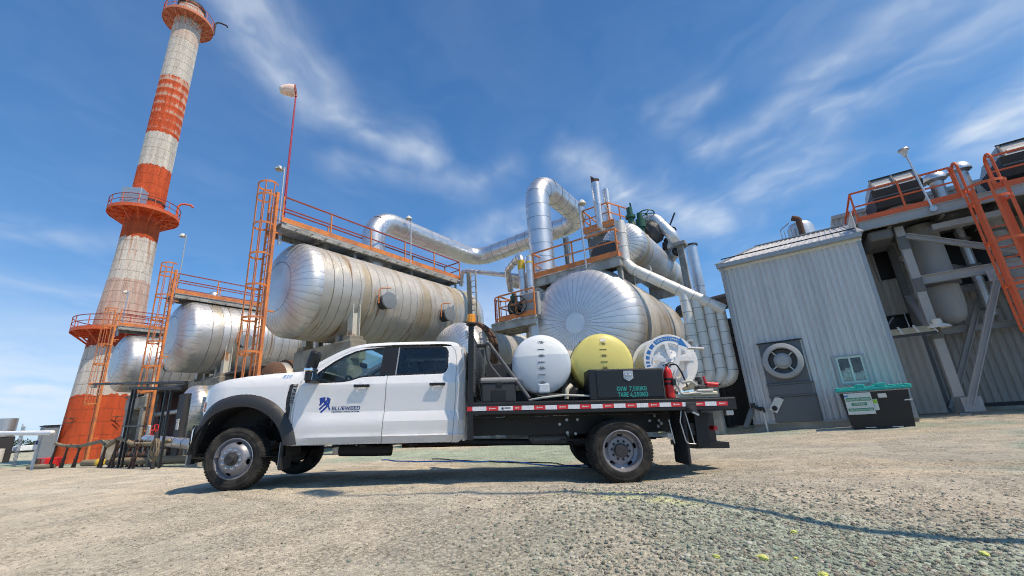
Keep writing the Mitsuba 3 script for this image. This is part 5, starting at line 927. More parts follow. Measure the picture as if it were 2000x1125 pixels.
for x, z in ((.20, .56), (.30, .50)): part(tk, 'front_spring', cat([lathe([(.07, 0), (.085, .02), (.07, .04)], 16, origin=(.12, .42, .45 + .06 * i), axis=(0, 0, 1)) for i in range(8)]), 'm_matteblack', 40) if x < .25 else None
# frame rails, running gear
for y in (.60, 1.43): part(tk, 'frame_rail', cat([box(-.85, 6.70, y - .012, y + .012, .60, .86), box(-.85, 6.70, y, y + .07, .60, .612), box(-.85, 6.70, y, y + .07, .848, .86)]), 'm_black')
for x in (.9, 2.2, 3.4, 4.3, 5.9, 6.6): part(tk, 'cross_member', box(x, x + .08, .62, 1.41, .64, .82), 'm_black')
for x, z in ((4.45, .74), (4.56, .80), (4.56, .62), (4.72, .80), (4.68, .60), (5.80, .76), (5.88, .83), (5.94, .76), (5.92, .68), (5.97, .72), (4.95, .66)): part(tk, 'frame_bolt', cyl((x, .575, z), (x, .60, z), .022, 8), 'm_galv', 30)
part(tk, 'transmission', cat([cbox(.9, 1.9, .80, 1.3, .50, .74, .08), cbox(1.9, 2.3, .75, 1.25, .50, .70, .06), cyl((1.2, .62, .45), (1.95, .62, .44), .09, 12)]), 'm_matteblack', 30); part(tk, 'fuel_tank', cbox(4.0, 4.6, .68, 1.35, .46, .60, .05), 'm_greypaint_dark', 30); part(tk, 'running_board_bracket', cat([box(1.62, 1.70, .2, .62, .50, .54), box(2.30, 2.36, .2, .62, .50, .54)]), 'm_matteblack')
for x in (1.63, 1.55, 1.45): part(tk, 'frame_bolt', cyl((x, .56, .52 - .02 * (x < 1.5)), (x, .60, .52), .02, 8), 'm_galv', 30)
part(tk, 'mud_flap', cbox(.60, .63, .02, .26, .27, .60, .008), 'm_flash'); part(tk, 'mud_flap', cbox(.62, .66, .0, .28, .25, .60, .008), 'm_matteblack')
part(tk, 'exhaust', tube(fillet([(1.9, 1.5, .45), (4.2, 1.5, .45), (4.6, 1.6, .75), (5.8, 1.6, .75), (6.4, 1.5, .6)], .2), .05, 10), 'm_rust', True)
# flat deck
DX0, DX1, DZ = 3.14, 6.74, 1.045
part(tk, 'deck_plate', cat([box(DX0, DX1, -.17, 2 * C + .17, DZ - .03, DZ - .005)]), 'm_matteblack')
for y, q in ((-.205, -.165), (2 * C + .165, 2 * C + .205)): part(tk, 'side_rail', cat([cbox(DX0, DX1, min(y, q), max(y, q), .895, DZ, .006)]), 'm_black', 30)
part(tk, 'rail_lip', box(DX0, DX1, -.185, -.10, DZ, DZ + .012), 'm_matteblack')
part(tk, 'tail_beam', box(DX1 - .06, DX1 - .002, -.165, 2 * C + .165, .90, DZ - .03), 'm_black')
for x in np.arange(3.3, 6.7, .33): part(tk, 'deck_joist', ibeam((x, -.16, .955), (x, 2 * C + .16, .955), .05, .12, .008), 'm_matteblack')
for y in (.55, 1.42): part(tk, 'sub_frame', box(DX0, DX1 - .1, y - .05, y + .08, .862, .895), 'm_black')
reds = [(3.142, 3.215), (3.40, 3.56), (3.755, 3.87)]; x = 4.035
while x < DX1 - .1: reds.append((x, min(x + .15, DX1 - .012))); x += .305
prev = DX0 + .002
for a, b in reds:
    if a - prev > .02: part(tk, 'white_reflector', box(prev, a - .001, -.2085, -.205, .945, 1.0), 'm_whitetape')
    r = part(tk, 'red_reflector', box(a, b - .001, -.2085, -.205, .945, 1.0), 'm_redtape')
    if b - a > .1: put(uniq(r + '__print'), cat([box(a + .035, a + .05, -.2095, -.2085, .963, .985), box(a + .055, b - .035, -.2095, -.2085, .969, .979)]), 'm_offwhite')
    prev = b
put(uniq(tk + '__white_print'), cat([box(3.60, 3.63, -.2095, -.2085, .955, .985), box(3.64, 3.72, -.2095, -.2085, .967, .983)]), 'm_slate')
# headache rack and beacon
for y in (-.17, 2 * C + .17): part(tk, 'rack_post', cbox(3.15, 3.225, y - .035, y + .035, .58 if y < 0 else .9, 2.12, .006), 'm_black', 30)
part(tk, 'rack_rail', cat([box(3.15, 3.225, -.135, 2 * C + .135, z, z + .06) for z in (1.06, 1.90)] + [box(3.15, 3.225, .55, .61, 1.12, 1.90), box(3.15, 3.225, 1.40, 1.46, 1.12, 1.90)]), 'm_black')
lv = []
for i in range(36): lv.append(bar((3.235 + .0, -.13, 1.14 + .021 * i), (3.235, 2 * C + .13, 1.14 + .021 * i), .03, .003, (.5, 0, .8)))
part(tk, 'louvre_panel', cat(lv), 'm_flash', kind='stuff')
part(tk, 'post_ladder_strip', cat([box(3.226, 3.236, -.19, -.16, 1.2 + .035 * i, 1.222 + .035 * i) for i in range(22)]), 'm_greypaint_dark')
bc = part(tk, 'beacon', lathe([(.052, .03), (.052, .135), (.046, .15), (.001, .152)], 28, origin=(3.19, -.17, 2.12)), 'm_amber', 30, label='amber rotating beacon on the rack post'); put(uniq(bc + '__base'), lathe([(.02, -.03), (.075, -.005), (.078, .01), (.055, .03), (.001, .031)], 28, origin=(3.19, -.17, 2.12)), 'm_black', 30)
for i in range(10): put(uniq(bc + '__rib'), cyl((3.19 + .053 * math.cos(i * .628), -.17 + .053 * math.sin(i * .628), 2.15), (3.19 + .053 * math.cos(i * .628), -.17 + .053 * math.sin(i * .628), 2.25), .005, 6), 'm_amber')
part(tk, 'beacon_switch', cbox(3.10, 3.14, -.19, -.14, 1.93, 2.03, .006), 'm_galv')
# rear end of the truck
part(tk, 'mud_flap', cbox(6.02, 6.06, -.16, .34, .205, .90, .012), 'm_matteblack', 30); part(tk, 'mud_flap', mir(cbox(6.02, 6.06, -.16, .34, .205, .90, .012)), 'm_matteblack', 30)
part(tk, 'flap_bracket', cat([tube(fillet([(6.0, -.17, .89), (5.97, -.17, .75), (6.02, -.17, .48), (6.14, -.17, .47)], .05), .008, 6), cyl((6.05, -.17, .88), (6.12, -.17, .48), .008, 6), cyl((5.84, -.12, .78), (5.88, -.12, .48), .008, 6)]), 'm_galv', True)
part(tk, 'tail_bracket', cat([box(6.28, 6.45, .1, .14, .42, .89), box(6.45, 6.52, .3, .5, .40, .89), box(6.40, 6.9, .5, 1.5, .36, .44), box(6.3, 6.75, .55, .62, .44, .86), box(6.55, 6.62, .7, 1.4, .5, .86)]), 'm_black'); part(tk, 'tail_lamp', cbox(6.55, 6.60, .14, .30, .62, .68, .006), 'm_redtape'); part(tk, 'plate_holder', box(6.25, 6.42, .22, .23, .56, .72), 'm_greypaint_dark'); part(tk, 'light_guard', cat([xf(cbox(-.08, .08, -.02, .02, -.02, .02, .004), pose([0, 1, 0], 40, (6.14, -.225, .89))), lathe([(.05, 0), (.04, .02), (.001, .025)], 18, origin=(6.13, -.21, .905), axis=(0, -1, 0)), cbox(6.06, 6.2, -.215, -.209, .86, 1.0, .003)]), 'm_darksteel', 30); part(tk, 'light_guard_band', bar((6.12, -.24, .87), (6.20, -.24, .83), .03, .02), 'm_galv')
part(tk, 'hitch', cat([box(6.4, 6.86, .9, 1.12, .34, .46), box(6.75, 6.98, .96, 1.06, .36, .42)]), 'm_black'); part(tk, 'tail_corner_plate', bar((6.25, -.19, .87), (6.70, -.19, .92), .02, .03), 'm_black'); part(tk, 'corner_lamp', cbox(6.62, 6.72, -.14, -.05, .82, .89, .008), 'm_galv')
part(tk, 'light_tag', box(5.86, 5.93, .05, .06, .53, .60), 'm_offwhite')
WORLD.pop()

# ---------------------------------------------------------------- load on the deck (truck frame)
WORLD.append(TRUCK)
def ytank(c, r, y0, y1, dome):
    return lathe([(.001, y0 - dome), (r * .35, y0 - dome * .93), (r * .62, y0 - dome * .74), (r * .82, y0 - dome * .48), (r * .94, y0 - dome * .2), (r, y0 + .02)] + [(r, y0 + .02 + (y1 - y0 - .04) * i / 6) for i in range(1, 6)] + [(r, y1 - .02), (r * .94, y1 + dome * .2), (r * .62, y1 + dome * .7), (.001, y1 + dome)], 64, origin=(c[0], 0, c[1]), axis=(0, 1, 0))
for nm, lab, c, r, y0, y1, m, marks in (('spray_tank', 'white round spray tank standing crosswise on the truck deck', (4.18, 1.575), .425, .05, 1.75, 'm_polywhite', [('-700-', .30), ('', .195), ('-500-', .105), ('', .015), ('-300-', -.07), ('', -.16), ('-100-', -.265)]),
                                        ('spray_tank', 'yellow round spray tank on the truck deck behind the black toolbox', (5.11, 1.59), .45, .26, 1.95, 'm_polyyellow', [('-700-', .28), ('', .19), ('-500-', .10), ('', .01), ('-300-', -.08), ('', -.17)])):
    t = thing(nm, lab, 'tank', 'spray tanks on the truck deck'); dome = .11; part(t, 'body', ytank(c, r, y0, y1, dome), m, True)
    def front(x, z):
        q = np.hypot(x - c[0], z - c[1]) / r; return y0 - np.interp(q, [0, .35, .62, .82, .94, 1], [dome, dome * .93, dome * .74, dome * .48, dome * .2, -.02]) - .004
    for s, dz in marks:
        z = c[1] + dz; x = c[0] - .01
        if s:
            tm = meshkit.text_mesh(s, .036, .002, True); v = A(tm.vertices); w = .105; v[:, 0] *= w / v[:, 0].max(); X, Z = x + v[:, 0] - w / 2, z + v[:, 1] - .018; part(t, 'level_number', (np.stack([X, front(X, Z) - v[:, 2], Z], 1), A(tm.faces)), 'm_black')
        else: part(t, 'level_mark', cbox(x - .05, x + .05, float(front(x, z)) - .003, float(front(x, z)) + .003, z - .004, z + .004, .001), 'm_black')
    for yb in (y0 + .35, y1 - .35):
        th = np.linspace(-.15 * np.pi, 1.15 * np.pi, 30); part(t, 'strap', cat([bar((c[0] + (r + .006) * math.cos(a), yb, c[1] + (r + .006) * math.sin(a)), (c[0] + (r + .006) * math.cos(b), yb, c[1] + (r + .006) * math.sin(b)), .008, .05, (0, 1, 0)) for a, b in zip(th[:-1], th[1:])]), 'm_darksteel')
    part(t, 'cradle', cat([cbox(c[0] - .40, c[0] + .40, yb - .06, yb + .06, 1.047, 1.22, .01) for yb in (y0 + .2, (y0 + y1) / 2, y1 - .2)]), 'm_matteblack'); part(t, 'lid', lathe([(.2, .40), (.2, .46), (.001, .47)], 28, origin=(c[0], (y0 + y1) / 2, c[1])), 'm_matteblack', 30)
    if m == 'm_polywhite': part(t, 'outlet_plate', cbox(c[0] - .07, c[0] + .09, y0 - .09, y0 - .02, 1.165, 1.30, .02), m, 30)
    else: part(t, 'label_sticker', (lambda X, Z: (np.stack([X, front(X, Z) - .001, Z], 1), A([[0, 1, 2], [0, 2, 3]])))(A([5.07, 5.15, 5.15, 5.07]), A([1.905, 1.905, 1.95, 1.95])), 'm_offwhite')
single('grey_drum', 'dark grey drum between the white and yellow spray tanks', 'drum', lathe([(.001, -.46), (.22, -.45), (.33, -.36), (.36, -.2), (.36, .6), (.001, .6)], 32, origin=(4.66, 1.2, 1.55), axis=(0, 1, 0)), 'm_cooler', 40)
bx = thing('toolbox', 'black steel toolbox with teal weight lettering on the truck deck', 'toolbox')
part(bx, 'body', cbox(4.80, 5.83, -.17, .34, 1.052, 1.462, .012), 'm_toolbox', 30); dr_ = part(bx, 'door', cbox(4.90, 5.80, -.186, -.17, 1.075, 1.44, .008), 'm_toolbox', 30)
put(uniq(dr_ + '__trim'), cat([box(4.895, 5.805, -.188, -.180, 1.442, 1.448), box(5.802, 5.808, -.188, -.180, 1.07, 1.44)]), 'm_greypaint_dark')
sh_ = Polygon([(5.27, 1.43), (5.40, 1.43), (5.40, 1.33), (5.335, 1.29), (5.27, 1.33)]); put(uniq(dr_ + '__latch'), cat([prism(sh_, .012, lambda a, b, c: np.stack([a, -.198 + c, b], 1)), prism(sh_.buffer(-.02), .006, lambda a, b, c: np.stack([a, -.203 + c, b], 1)), cbox(5.29, 5.38, -.212, -.20, 1.36, 1.385, .004), cyl((5.335, -.215, 1.40), (5.335, -.20, 1.40), .016, 12)]), 'm_galv', 30)
for s, z, x, w in (('GVW  7,500KG', 1.165, 5.16, .41), ('TARE 4,250KG', 1.088, 5.17, .41)): put(uniq(dr_ + '__lettering'), text(s, .056, (x, -.1862, z), (1, 0, 0), (0, 0, 1), True, .002, w), 'm_tealtext')
fe = thing('fire_extinguisher', 'red fire extinguisher strapped to the end of the toolbox', 'extinguisher')
part(fe, 'cylinder', lathe([(.001, 0), (.052, .003), (.057, .02), (.057, .34), (.05, .38), (.028, .41), (.022, .43), (.001, .43)], 28, origin=(5.91, -.10, 1.055)), 'm_red', 40); part(fe, 'bracket', cat([lathe([(.058, z), (.062, z), (.062, z + .03), (.058, z + .03)], 24, origin=(5.91, -.10, 1.055)) for z in (.18, .24)] + [cbox(5.93, 5.98, -.19, -.15, 1.22, 1.31, .006)]), 'm_black', 30); part(fe, 'handle', cat([bar((5.86, -.10, 1.50), (5.98, -.10, 1.54), .025, .015), cyl((5.91, -.10, 1.48), (5.91, -.10, 1.51), .018, 10), bar((5.88, -.10, 1.48), (5.97, -.10, 1.49), .02, .01)]), 'm_black', 30); part(fe, 'hose', tube(fillet([(5.93, -.12, 1.50), (6.02, -.16, 1.52), (6.08, -.16, 1.40), (6.16, -.10, 1.22)], .08), .011, 8), 'm_black', True)
co = thing('cooler_box', 'dark cooler box with pale grey lid beside the headache rack', 'cooler'); part(co, 'body', cbox(3.32, 3.80, -.06, .36, 1.05, 1.32, .02), 'm_slate', 30); part(co, 'lid', cbox(3.30, 3.83, -.08, .38, 1.32, 1.39, .025), 'm_cooler', 30); part(co, 'front_recess', cbox(3.46, 3.66, -.068, -.055, 1.06, 1.22, .004), 'm_black'); part(co, 'latch', cbox(3.53, 3.61, -.075, -.055, 1.27, 1.31, .006), 'm_black')
single('battery_case', 'tall plain black case behind the cooler box', 'case', cbox(3.34, 3.78, .62, 1.0, 1.05, 1.66, .01), 'm_slate')
gh = thing('suction_hose', 'thick grey suction hose leaning from the rack down to the deck', 'hose'); part(gh, 'long_leg', tube(fillet([(3.36, .10, 1.86), (3.42, .06, 1.90), (3.50, .02, 1.78), (3.98, -.08, 1.10)], .12), .027, 12), 'm_hosegrey', True); part(gh, 'short_leg', tube(fillet([(3.37, .16, 1.86), (3.42, .20, 1.6), (3.62, .22, 1.36)], .3), .022, 12), 'm_hosegrey', True); part(gh, 'hook', cat([cbox(3.24, 3.38, .06, .2, 1.84, 1.88, .01)]), 'm_black')
single('rack_cable', 'thin black cable hanging beside the headache rack', 'cable', tube(fillet([(3.24, -.12, 1.50), (3.30, -.12, 1.30), (3.33, -.10, 1.06)], .2), .009, 6), 'm_black', True)
single('transfer_hose', 'white hose lying along the deck between tank and toolbox', 'hose', tube(fillet([(3.98, -.02, 1.075), (4.15, -.10, 1.10), (4.45, -.12, 1.13), (4.82, -.10, 1.11)], .2), .015, 10), 'm_hosewhite', True)
pv = thing('tank_pump', 'black pump with pale elbow under the white spray tank', 'pump'); part(pv, 'body', cat([cbox(4.40, 4.72, .15, .5, 1.05, 1.24, .03), cyl((4.55, .1, 1.2), (4.55, .5, 1.2), .1, 14), cyl((4.1, -.0, 1.13), (4.5, -.0, 1.13), .03, 8)]), 'm_matteblack', 30); part(pv, 'elbow', tube(fillet([(4.50, -.02, 1.08), (4.51, -.02, 1.20), (4.58, -.0, 1.27)], .06), .03, 10), 'm_cream', True)
# hose reel
hr = thing('hose_reel', 'white hose reel with curved blue arrow at the rear of the deck', 'reel'); oc = (6.12, .30, 1.60)
def disc(pr, n=48): return lathe(pr, n, origin=oc, axis=(0, -1, 0))
part(hr, 'front_flange', disc([(.27, .0), (.40, .0), (.405, .01), (.40, .02), (.27, .02)]), 'm_white_plain', 30); part(hr, 'rear_flange', disc([(.1, -.52), (.42, -.52), (.42, -.54), (.1, -.54)]), 'm_white_plain', 30); part(hr, 'hub_disc', disc([(.27, .0), (.26, -.02), (.22, -.025), (.12, .01), (.001, .012)]), 'm_white_plain', 30)
hs = part(hr, 'wound_hose', cat([lathe([(.36 + .02 * math.cos(a), -.02 - .038 * i + .019 * math.sin(a)) for a in np.linspace(0, np.pi * 2, 9)], 48, origin=oc, axis=(0, -1, 0)) for i in range(1, 13)]), 'm_hosewhite', 40)
def arcband(r0, r1, a0, a1, y, n=16): th = np.linspace(a0, a1, n); return grid(A([[(oc[0] + r * math.cos(t), y, oc[2] + r * math.sin(t)) for r in (r0, r1)] for t in th]))
yb_ = oc[1] - .023; ar = part(hr, 'blue_arrow', cat([arcband(.31, .375, math.radians(60), math.radians(128), yb_), (A([(oc[0] + r * math.cos(math.radians(q)), yb_, oc[2] + r * math.sin(math.radians(q))) for r, q in ((.285, 62), (.40, 62), (.345, 36))]), A([[0, 1, 2]]))]), 'm_arrowblue')
for a, b in ((133, 146), (151, 161), (166, 174), (179, 184), (188, 192), (197, 201)): put(uniq(hr + '__blue_dash'), arcband(.315, .37, math.radians(a), math.radians(b), yb_, 5), 'm_arrowblue')
for i, ch_ in enumerate('INTELLI-SPRAY'[::-1]):
    if ch_ == ' ': continue
    a = math.radians(65 + 4.8 * i); xd = A([math.sin(a), 0, -math.cos(a)]); zd = A([math.cos(a), 0, math.sin(a)]); p = A(oc) + zd * .330 - xd * .009 + [0, yb_ - oc[1] - .001, 0]; put(uniq(ar + '__lettering'), text(ch_, .026, p, xd, zd, True, .001), 'm_white_plain')
part(hr, 'spokes', cat([bar((oc[0] + .08 * math.cos(a), oc[1] - .03, oc[2] + .08 * math.sin(a)), (oc[0] + .27 * math.cos(a), oc[1] - .03, oc[2] + .27 * math.sin(a)), .02, .05) for a in np.radians([20, 100, 170, 250, 310])]), 'm_white_plain')
for dy in (-.10, .62):
    y = oc[1] + dy; part(hr, 'frame', cat([bar((oc[0] - .30, y, 1.09), (oc[0] + .05, y, oc[2]), .06, .09, (0, 1, 0)) , bar((oc[0] + .02, y - .012, oc[2] + .02), (oc[0] + .30, y - .012, oc[2] + .02), .06, .06, (0, 0, 1)), bar((oc[0] + .30, y + .01, oc[2] + .04), (oc[0] + .02, y + .01, 1.16), .06, .08, (0, 1, 0)), bar((oc[0] - .35, y, 1.08), (oc[0] + .35, y, 1.08), .06, .06)]), 'm_white_plain')
part(hr, 'base_tray', cat([cbox(5.98, 6.52, -.08, .75, 1.052, 1.11, .01), cbox(6.15, 6.56, -.12, .1, 1.09, 1.14, .012)]), 'm_cream', 30); part(hr, 'tray_box', cbox(6.28, 6.50, -.13, .0, 1.14, 1.17, .006), 'm_offwhite'); part(hr, 'swivel', cat([cyl((oc[0] + .02, oc[1] - .13, oc[2]), (oc[0] + .02, oc[1] - .02, oc[2]), .05, 14), tube(fillet([(oc[0], oc[1] - .13, oc[2]), (oc[0] - .08, oc[1] - .15, oc[2] - .06), (oc[0] - .16, oc[1] - .15, oc[2] - .2)], .06), .012, 8), bar((oc[0] + .0, oc[1] - .12, oc[2] - .22), (oc[0] + .12, oc[1] - .12, oc[2] + .20), .05, .045, (0, 1, 0))]), 'm_white_plain', 30)
part(hr, 'guide_arm', cat([cyl((6.30, .05, 1.76), (6.52, .02, 1.74), .022, 10), cyl((6.42, .05, 1.70), (6.42, .05, 1.80), .03, 10)]), 'm_galv', 30); part(hr, 'hose_end', tube(fillet([(6.0, -.05, 1.35), (6.06, -.1, 1.10), (6.25, -.12, 1.12), (6.45, -.1, 1.13)], .06), .014, 8), 'm_hosewhite', True); part(hr, 'reel_bolt', cat([lathe([(.012, 0), (.012, .012), (.001, .013)], 8, origin=(oc[0] + x, oc[1] - .012, oc[2] + z), axis=(0, -1, 0)) for x, z in ((-.06, .16), (.05, .17), (-.08, .07))]), 'm_galv')
va = thing('spray_valve', 'red handled spray valve cluster on the cream tray', 'valve')
part(va, 'body', cat([cyl((6.28, -.08, 1.20), (6.42, -.08, 1.20), .04, 12), cyl((6.35, -.08, 1.15), (6.35, -.08, 1.30), .03, 12), cyl((6.33, -.08, 1.28), (6.33, -.08, 1.33), .04, 12), cbox(6.30, 6.40, -.12, -.04, 1.14, 1.20, .01)]), 'm_darksteel', 40); part(va, 'handle', cat([cyl((6.42, -.10, 1.235), (6.58, -.10, 1.225), .032, 12), cyl((6.42, -.10, 1.24), (6.40, -.10, 1.34), .018, 10)]), 'm_redtape', 40)
wv = thing('wand_hose', 'white curled hose beside the red handled valve', 'hose'); put(wv, tube(fillet([(6.08, -.12, 1.26), (6.20, -.14, 1.28), (6.28, -.12, 1.22)], .05), .02, 10), 'm_hosewhite', True)
WORLD.pop()

# ---------------------------------------------------------------- yard gear at the left
ga = thing('loading_frame', 'black loading frame with a long thin top pipe in front of the ladders', 'frame')
part(ga, 'top_pipe', cyl((-28.4, 5.6, 3.72), (-17.0, 5.6, 2.70), .05, 10), 'm_black'); part(ga, 'lower_pipe', cyl((-22.5, 5.55, 3.0), (-17.2, 5.55, 2.52), .06, 10), 'm_darksteel')
for x, zt in ((-22.4, 2.95), (-22.0, 2.9), (-18.7, 2.62), (-18.2, 2.58)): part(ga, 'upright', bar((x, 5.6, -.1), (x, 5.6, zt), .07, .07, (1, 0, 0)), 'm_black')
part(ga, 'cross_rail', bar((-22.4, 5.5, 1.55), (-20.0, 5.5, 1.45), .05, .05), 'm_black'); part(ga, 'end_cap', lathe([(.12, 0), (.14, .1), (.001, .12)], 14, origin=(-28.3, 5.6, 3.55)), 'm_galv', 40)
single('control_panel', 'black vertical panel with white notice right of the loading frame', 'panel', box(-19.3, -18.75, 6.2, 6.4, .3, 2.5), 'm_darksteel'); single('panel_notice', 'small white notice on the black panel', 'sign', box(-19.1, -18.9, 6.17, 6.195, 1.25, 1.62), 'm_offwhite')
sv = thing('lagged_pipe', 'silver lagged pipe lying low between loading frame and truck nose', 'pipe'); pipe_bands(sv, [(-22.0, 6.2, 1.0), (-15.0, 6.0, .62)], .17, .8, 'm_alu_bright', n=16); [part(sv, 'support', box(x, x + .15, 5.9, 6.4, -.1, .6), 'm_concrete') for x in (-20.5, -17.0)]
single('rusty_ground_pipe', 'long rusty pipe lying on the ground in front of the ladders, right one', 'pipe', tube(fillet([(-24.2, 5.75, .22), (-21, 6.0, .24), (-15.5, 6.6, .27)], 3), .14, 14), 'm_pipe_old', True); single('rusty_ground_pipe', 'short rusty pipe on the ground with a yellow end cap', 'pipe', cyl((-30.0, 6.2, .10), (-27.0, 6.1, .14), .16, 14), 'm_pipe_old', 40); single('yellow_cap', 'yellow cap on the end of the short rusty pipe', 'cap', lathe([(.001, .12), (.12, .11), (.18, .04), (.18, -.2)], 16, origin=(-26.95, 6.1, .15), axis=(1, 0, 0)), 'm_yellow', 40)
single('ground_log', 'pale weathered pipe lying at the far left beside the red box', 'pipe', tube([(-37.0, 5.4, -.05), (-34.5, 5.4, 0), (-32.8, 5.6, 0)], .14, 12), 'm_pipe_old', True)
hsm = thing('elevated_old_hose', 'weathered brown hose slung on trestles in front of the chimney base', 'hose'); put(hsm, tube(fillet([(-33.2, 5.6, 1.12), (-31.8, 5.6, 1.0), (-28.5, 5.6, .90), (-25.2, 5.6, 1.05), (-24.2, 5.6, .85), (-22.8, 5.6, 1.12), (-21.5, 5.7, .85), (-19.5, 5.8, .82), (-18.6, 5.9, .9)], .4), .075, 10), 'm_pipe_old', True)
for i, x in enumerate((-33.0, -30.6, -28.4, -24.4, -23.0, -20.6)):
    t = thing('trestle', ('first', 'second', 'third', 'fourth', 'fifth', 'sixth')[i] + ' rusty trestle from the left under the brown hose', 'stand', 'trestles under the brown hose'); h = (1.0, .92, .85, .9, 1.0, .85)[i]
    for dx in (-.28, .28): part(t, 'leg', bar((x + dx, 5.6 - .1, -.15), (x - dx * .3, 5.6, h), .07, .07, (1, 0, 0)), 'm_rust')
    part(t, 'crossbar', bar((x - .25, 5.55, .35), (x + .25, 5.55, .40), .06, .06), 'm_rust'); part(t, 'cradle', lathe([(.12, -.05), (.12, .05)], 12, 0, 2 * math.pi, (x, 5.6, h + .05), (1, 0, 0)), 'm_rust')
fr = thing('valve_stand', 'cluster of rusty valves and frames below the loading frame', 'valve')
g = np.random.default_rng(8)
for i in range(9): x = -24.6 + .55 * i; part(fr, 'valve_post', cat([cyl((x, 6.0, -.1), (x + .1, 6.0, .75 + .3 * g.random()), .05, 8), cyl((x - .2, 6.0, .45), (x + .25, 6.0, .48), .09, 10), lathe([(.14, -.03), (.16, 0), (.14, .03)], 14, origin=(x + .1, 6.0, .85), axis=(.2, -1, .3))]), 'm_darksteel' if i % 3 else 'm_rust', 40)
hv = thing('hydrant', 'post with red hand wheel and coiled brown hose near the truck nose', 'hydrant'); part(hv, 'post', cyl((-18.1, 5.4, -.1), (-18.25, 5.4, 1.2), .06, 10), 'm_darksteel'); wheel(hv, (-18.35, 5.35, 1.28), (.3, -1, .2), .17, 'm_red')
th = np.linspace(0, 6 * np.pi, 90); part(hv, 'hose_coil', tube(np.stack([-17.85 + (.27 + .02 * np.sin(th * .7)) * np.cos(th), 5.3 + .04 * np.sin(th * 1.3), .62 + (.34 + .02 * np.sin(th)) * np.sin(th)], -1), .018, 7), 'm_pipe_old', True)
for x, y, l in ((-26.6, 6.6, 'left white board leaning between ladder legs'), (-24.5, 6.9, 'right white board leaning at the chimney foot')): single('white_board', l, 'board', xf(cbox(-.14, .14, -.03, .03, 0, 1.5, .01), pose([0, 1, 0], 6, (x, y, .1))), 'm_offwhite')
cb = thing('cabinet', 'tall blue grey cabinet at the left foot of the chimney', 'cabinet'); part(cb, 'body', cbox(-47.6, -46.2, 7.0, 7.8, -.6, 2.45, .04), 'm_greybox'); part(cb, 'top', box(-47.7, -46.1, 6.95, 7.85, 2.46, 2.52), 'm_slate')
rx = thing('red_box', 'low red box on the ground left of the chimney', 'box'); part(rx, 'body', cbox(-41.0, -38.6, 6.2, 7.0, -.3, .36, .03), 'm_red'); part(rx, 'dark_front', box(-41.1, -39.8, 6.12, 6.19, -.3, .34), 'm_rust')
pl = thing('overhead_pipe', 'white overhead pipe on thin posts at the far left edge', 'pipe'); part(pl, 'pipe', tube([(-75, 3.2, 3.1), (-30.9, 5.0, 1.62)], .12, 12), 'm_white_plain', True)
for x, y, zt in ((-33.0, 4.9, 1.6), (-60, 3.8, 2.5)): part(pl, 'post', bar((x, y, -.3), (x, y, zt), .10, .10, (1, 0, 0)), 'm_white_plain')
part(pl, 'sign_board', cbox(-33.5, -32.4, 4.82, 4.86, .88, 1.12, .01), 'm_galv'); part(pl, 'dark_bracket', box(-33.05, -32.8, 4.8, 4.86, 1.14, 1.32), 'm_navy')
sd = thing('scrubber', 'dark cylindrical unit with grey top at the far left', 'tank'); part(sd, 'top_drum', cyl((-48.2, 5.4, 1.9), (-48.2, 5.4, 3.15), .5, 24), 'm_galv', 40); part(sd, 'body', cbox(-48.65, -47.75, 4.9, 5.9, .15, 1.9, .05), 'm_darksteel')
for z in (.6, 1.0, 1.4): part(sd, 'panel_rib', box(-48.6, -47.8, 4.86, 4.9, z, z + .12), 'm_slate')
part(sd, 'leg', cat([bar((x, 5.2, -.5), (x + .1, 5.2, .2), .14, .14, (1, 0, 0)) for x in (-48.9, -47.9)]), 'm_galv'); part(sd, 'side_tank', cyl((-47.2, 5.2, .2), (-47.2, 5.2, 1.1), .3, 14), 'm_offwhite', 40)
bt = thing('bird_cage_frame', 'thin pale wire frame beside the dark unit at far left', 'frame'); put(bt, cat([bar((-55 + .5 * i, 7, -.3), (-55 + .5 * i, 7, 3.0 - .1 * i), .04, .04, (1, 0, 0)) for i in range(4)] + [bar((-55, 7, z), (-53.5, 7, z), .04, .04) for z in (.4, 1.2, 2.0, 2.7)]), 'm_galv')
es = thing('pump_shelter', 'dark open pump shelter behind the loading frame and the egg ended drum', 'shelter')
part(es, 'back_wall', box(-41.0, -21.2, 11.6, 11.7, -.3, 4.0), 'm_darksteel'); part(es, 'roof', box(-41.0, -21.2, 9.9, 11.7, 4.0, 4.1), 'm_greypaint_dark')
for x in (-40.5, -36.0, -31.5, -26.8, -21.4): part(es, 'post', box(x, x + .15, 10.6, 10.75, -.2, 4.0), 'm_darksteel')
for i, (x, z, r) in enumerate(((-35.2, .9, .45), (-32.9, .6, .5), (-30.0, 1.3, .35), (-27.9, .7, .4))): part(es, 'pump', cat([cyl((x - .5, 10.7, z), (x + .5, 10.7, z), r, 14), cyl((x, 10.7, z), (x, 10.7, 2.6), .09, 10)]), ('m_greypaint_dark', 'm_rust', 'm_greypaint', 'm_darksteel')[i], 40)
part(es, 'header', cyl((-40, 10.4, 2.6), (-21.4, 10.4, 2.5), .14, 12), 'm_galv', 40)
single('white_crossbeam', 'white horizontal beam between the concrete bent and the black panel', 'beam', bar((-22.2, 8.2, 3.05), (-19.6, 8.0, 2.85), .14, .18), 'm_offwhite')
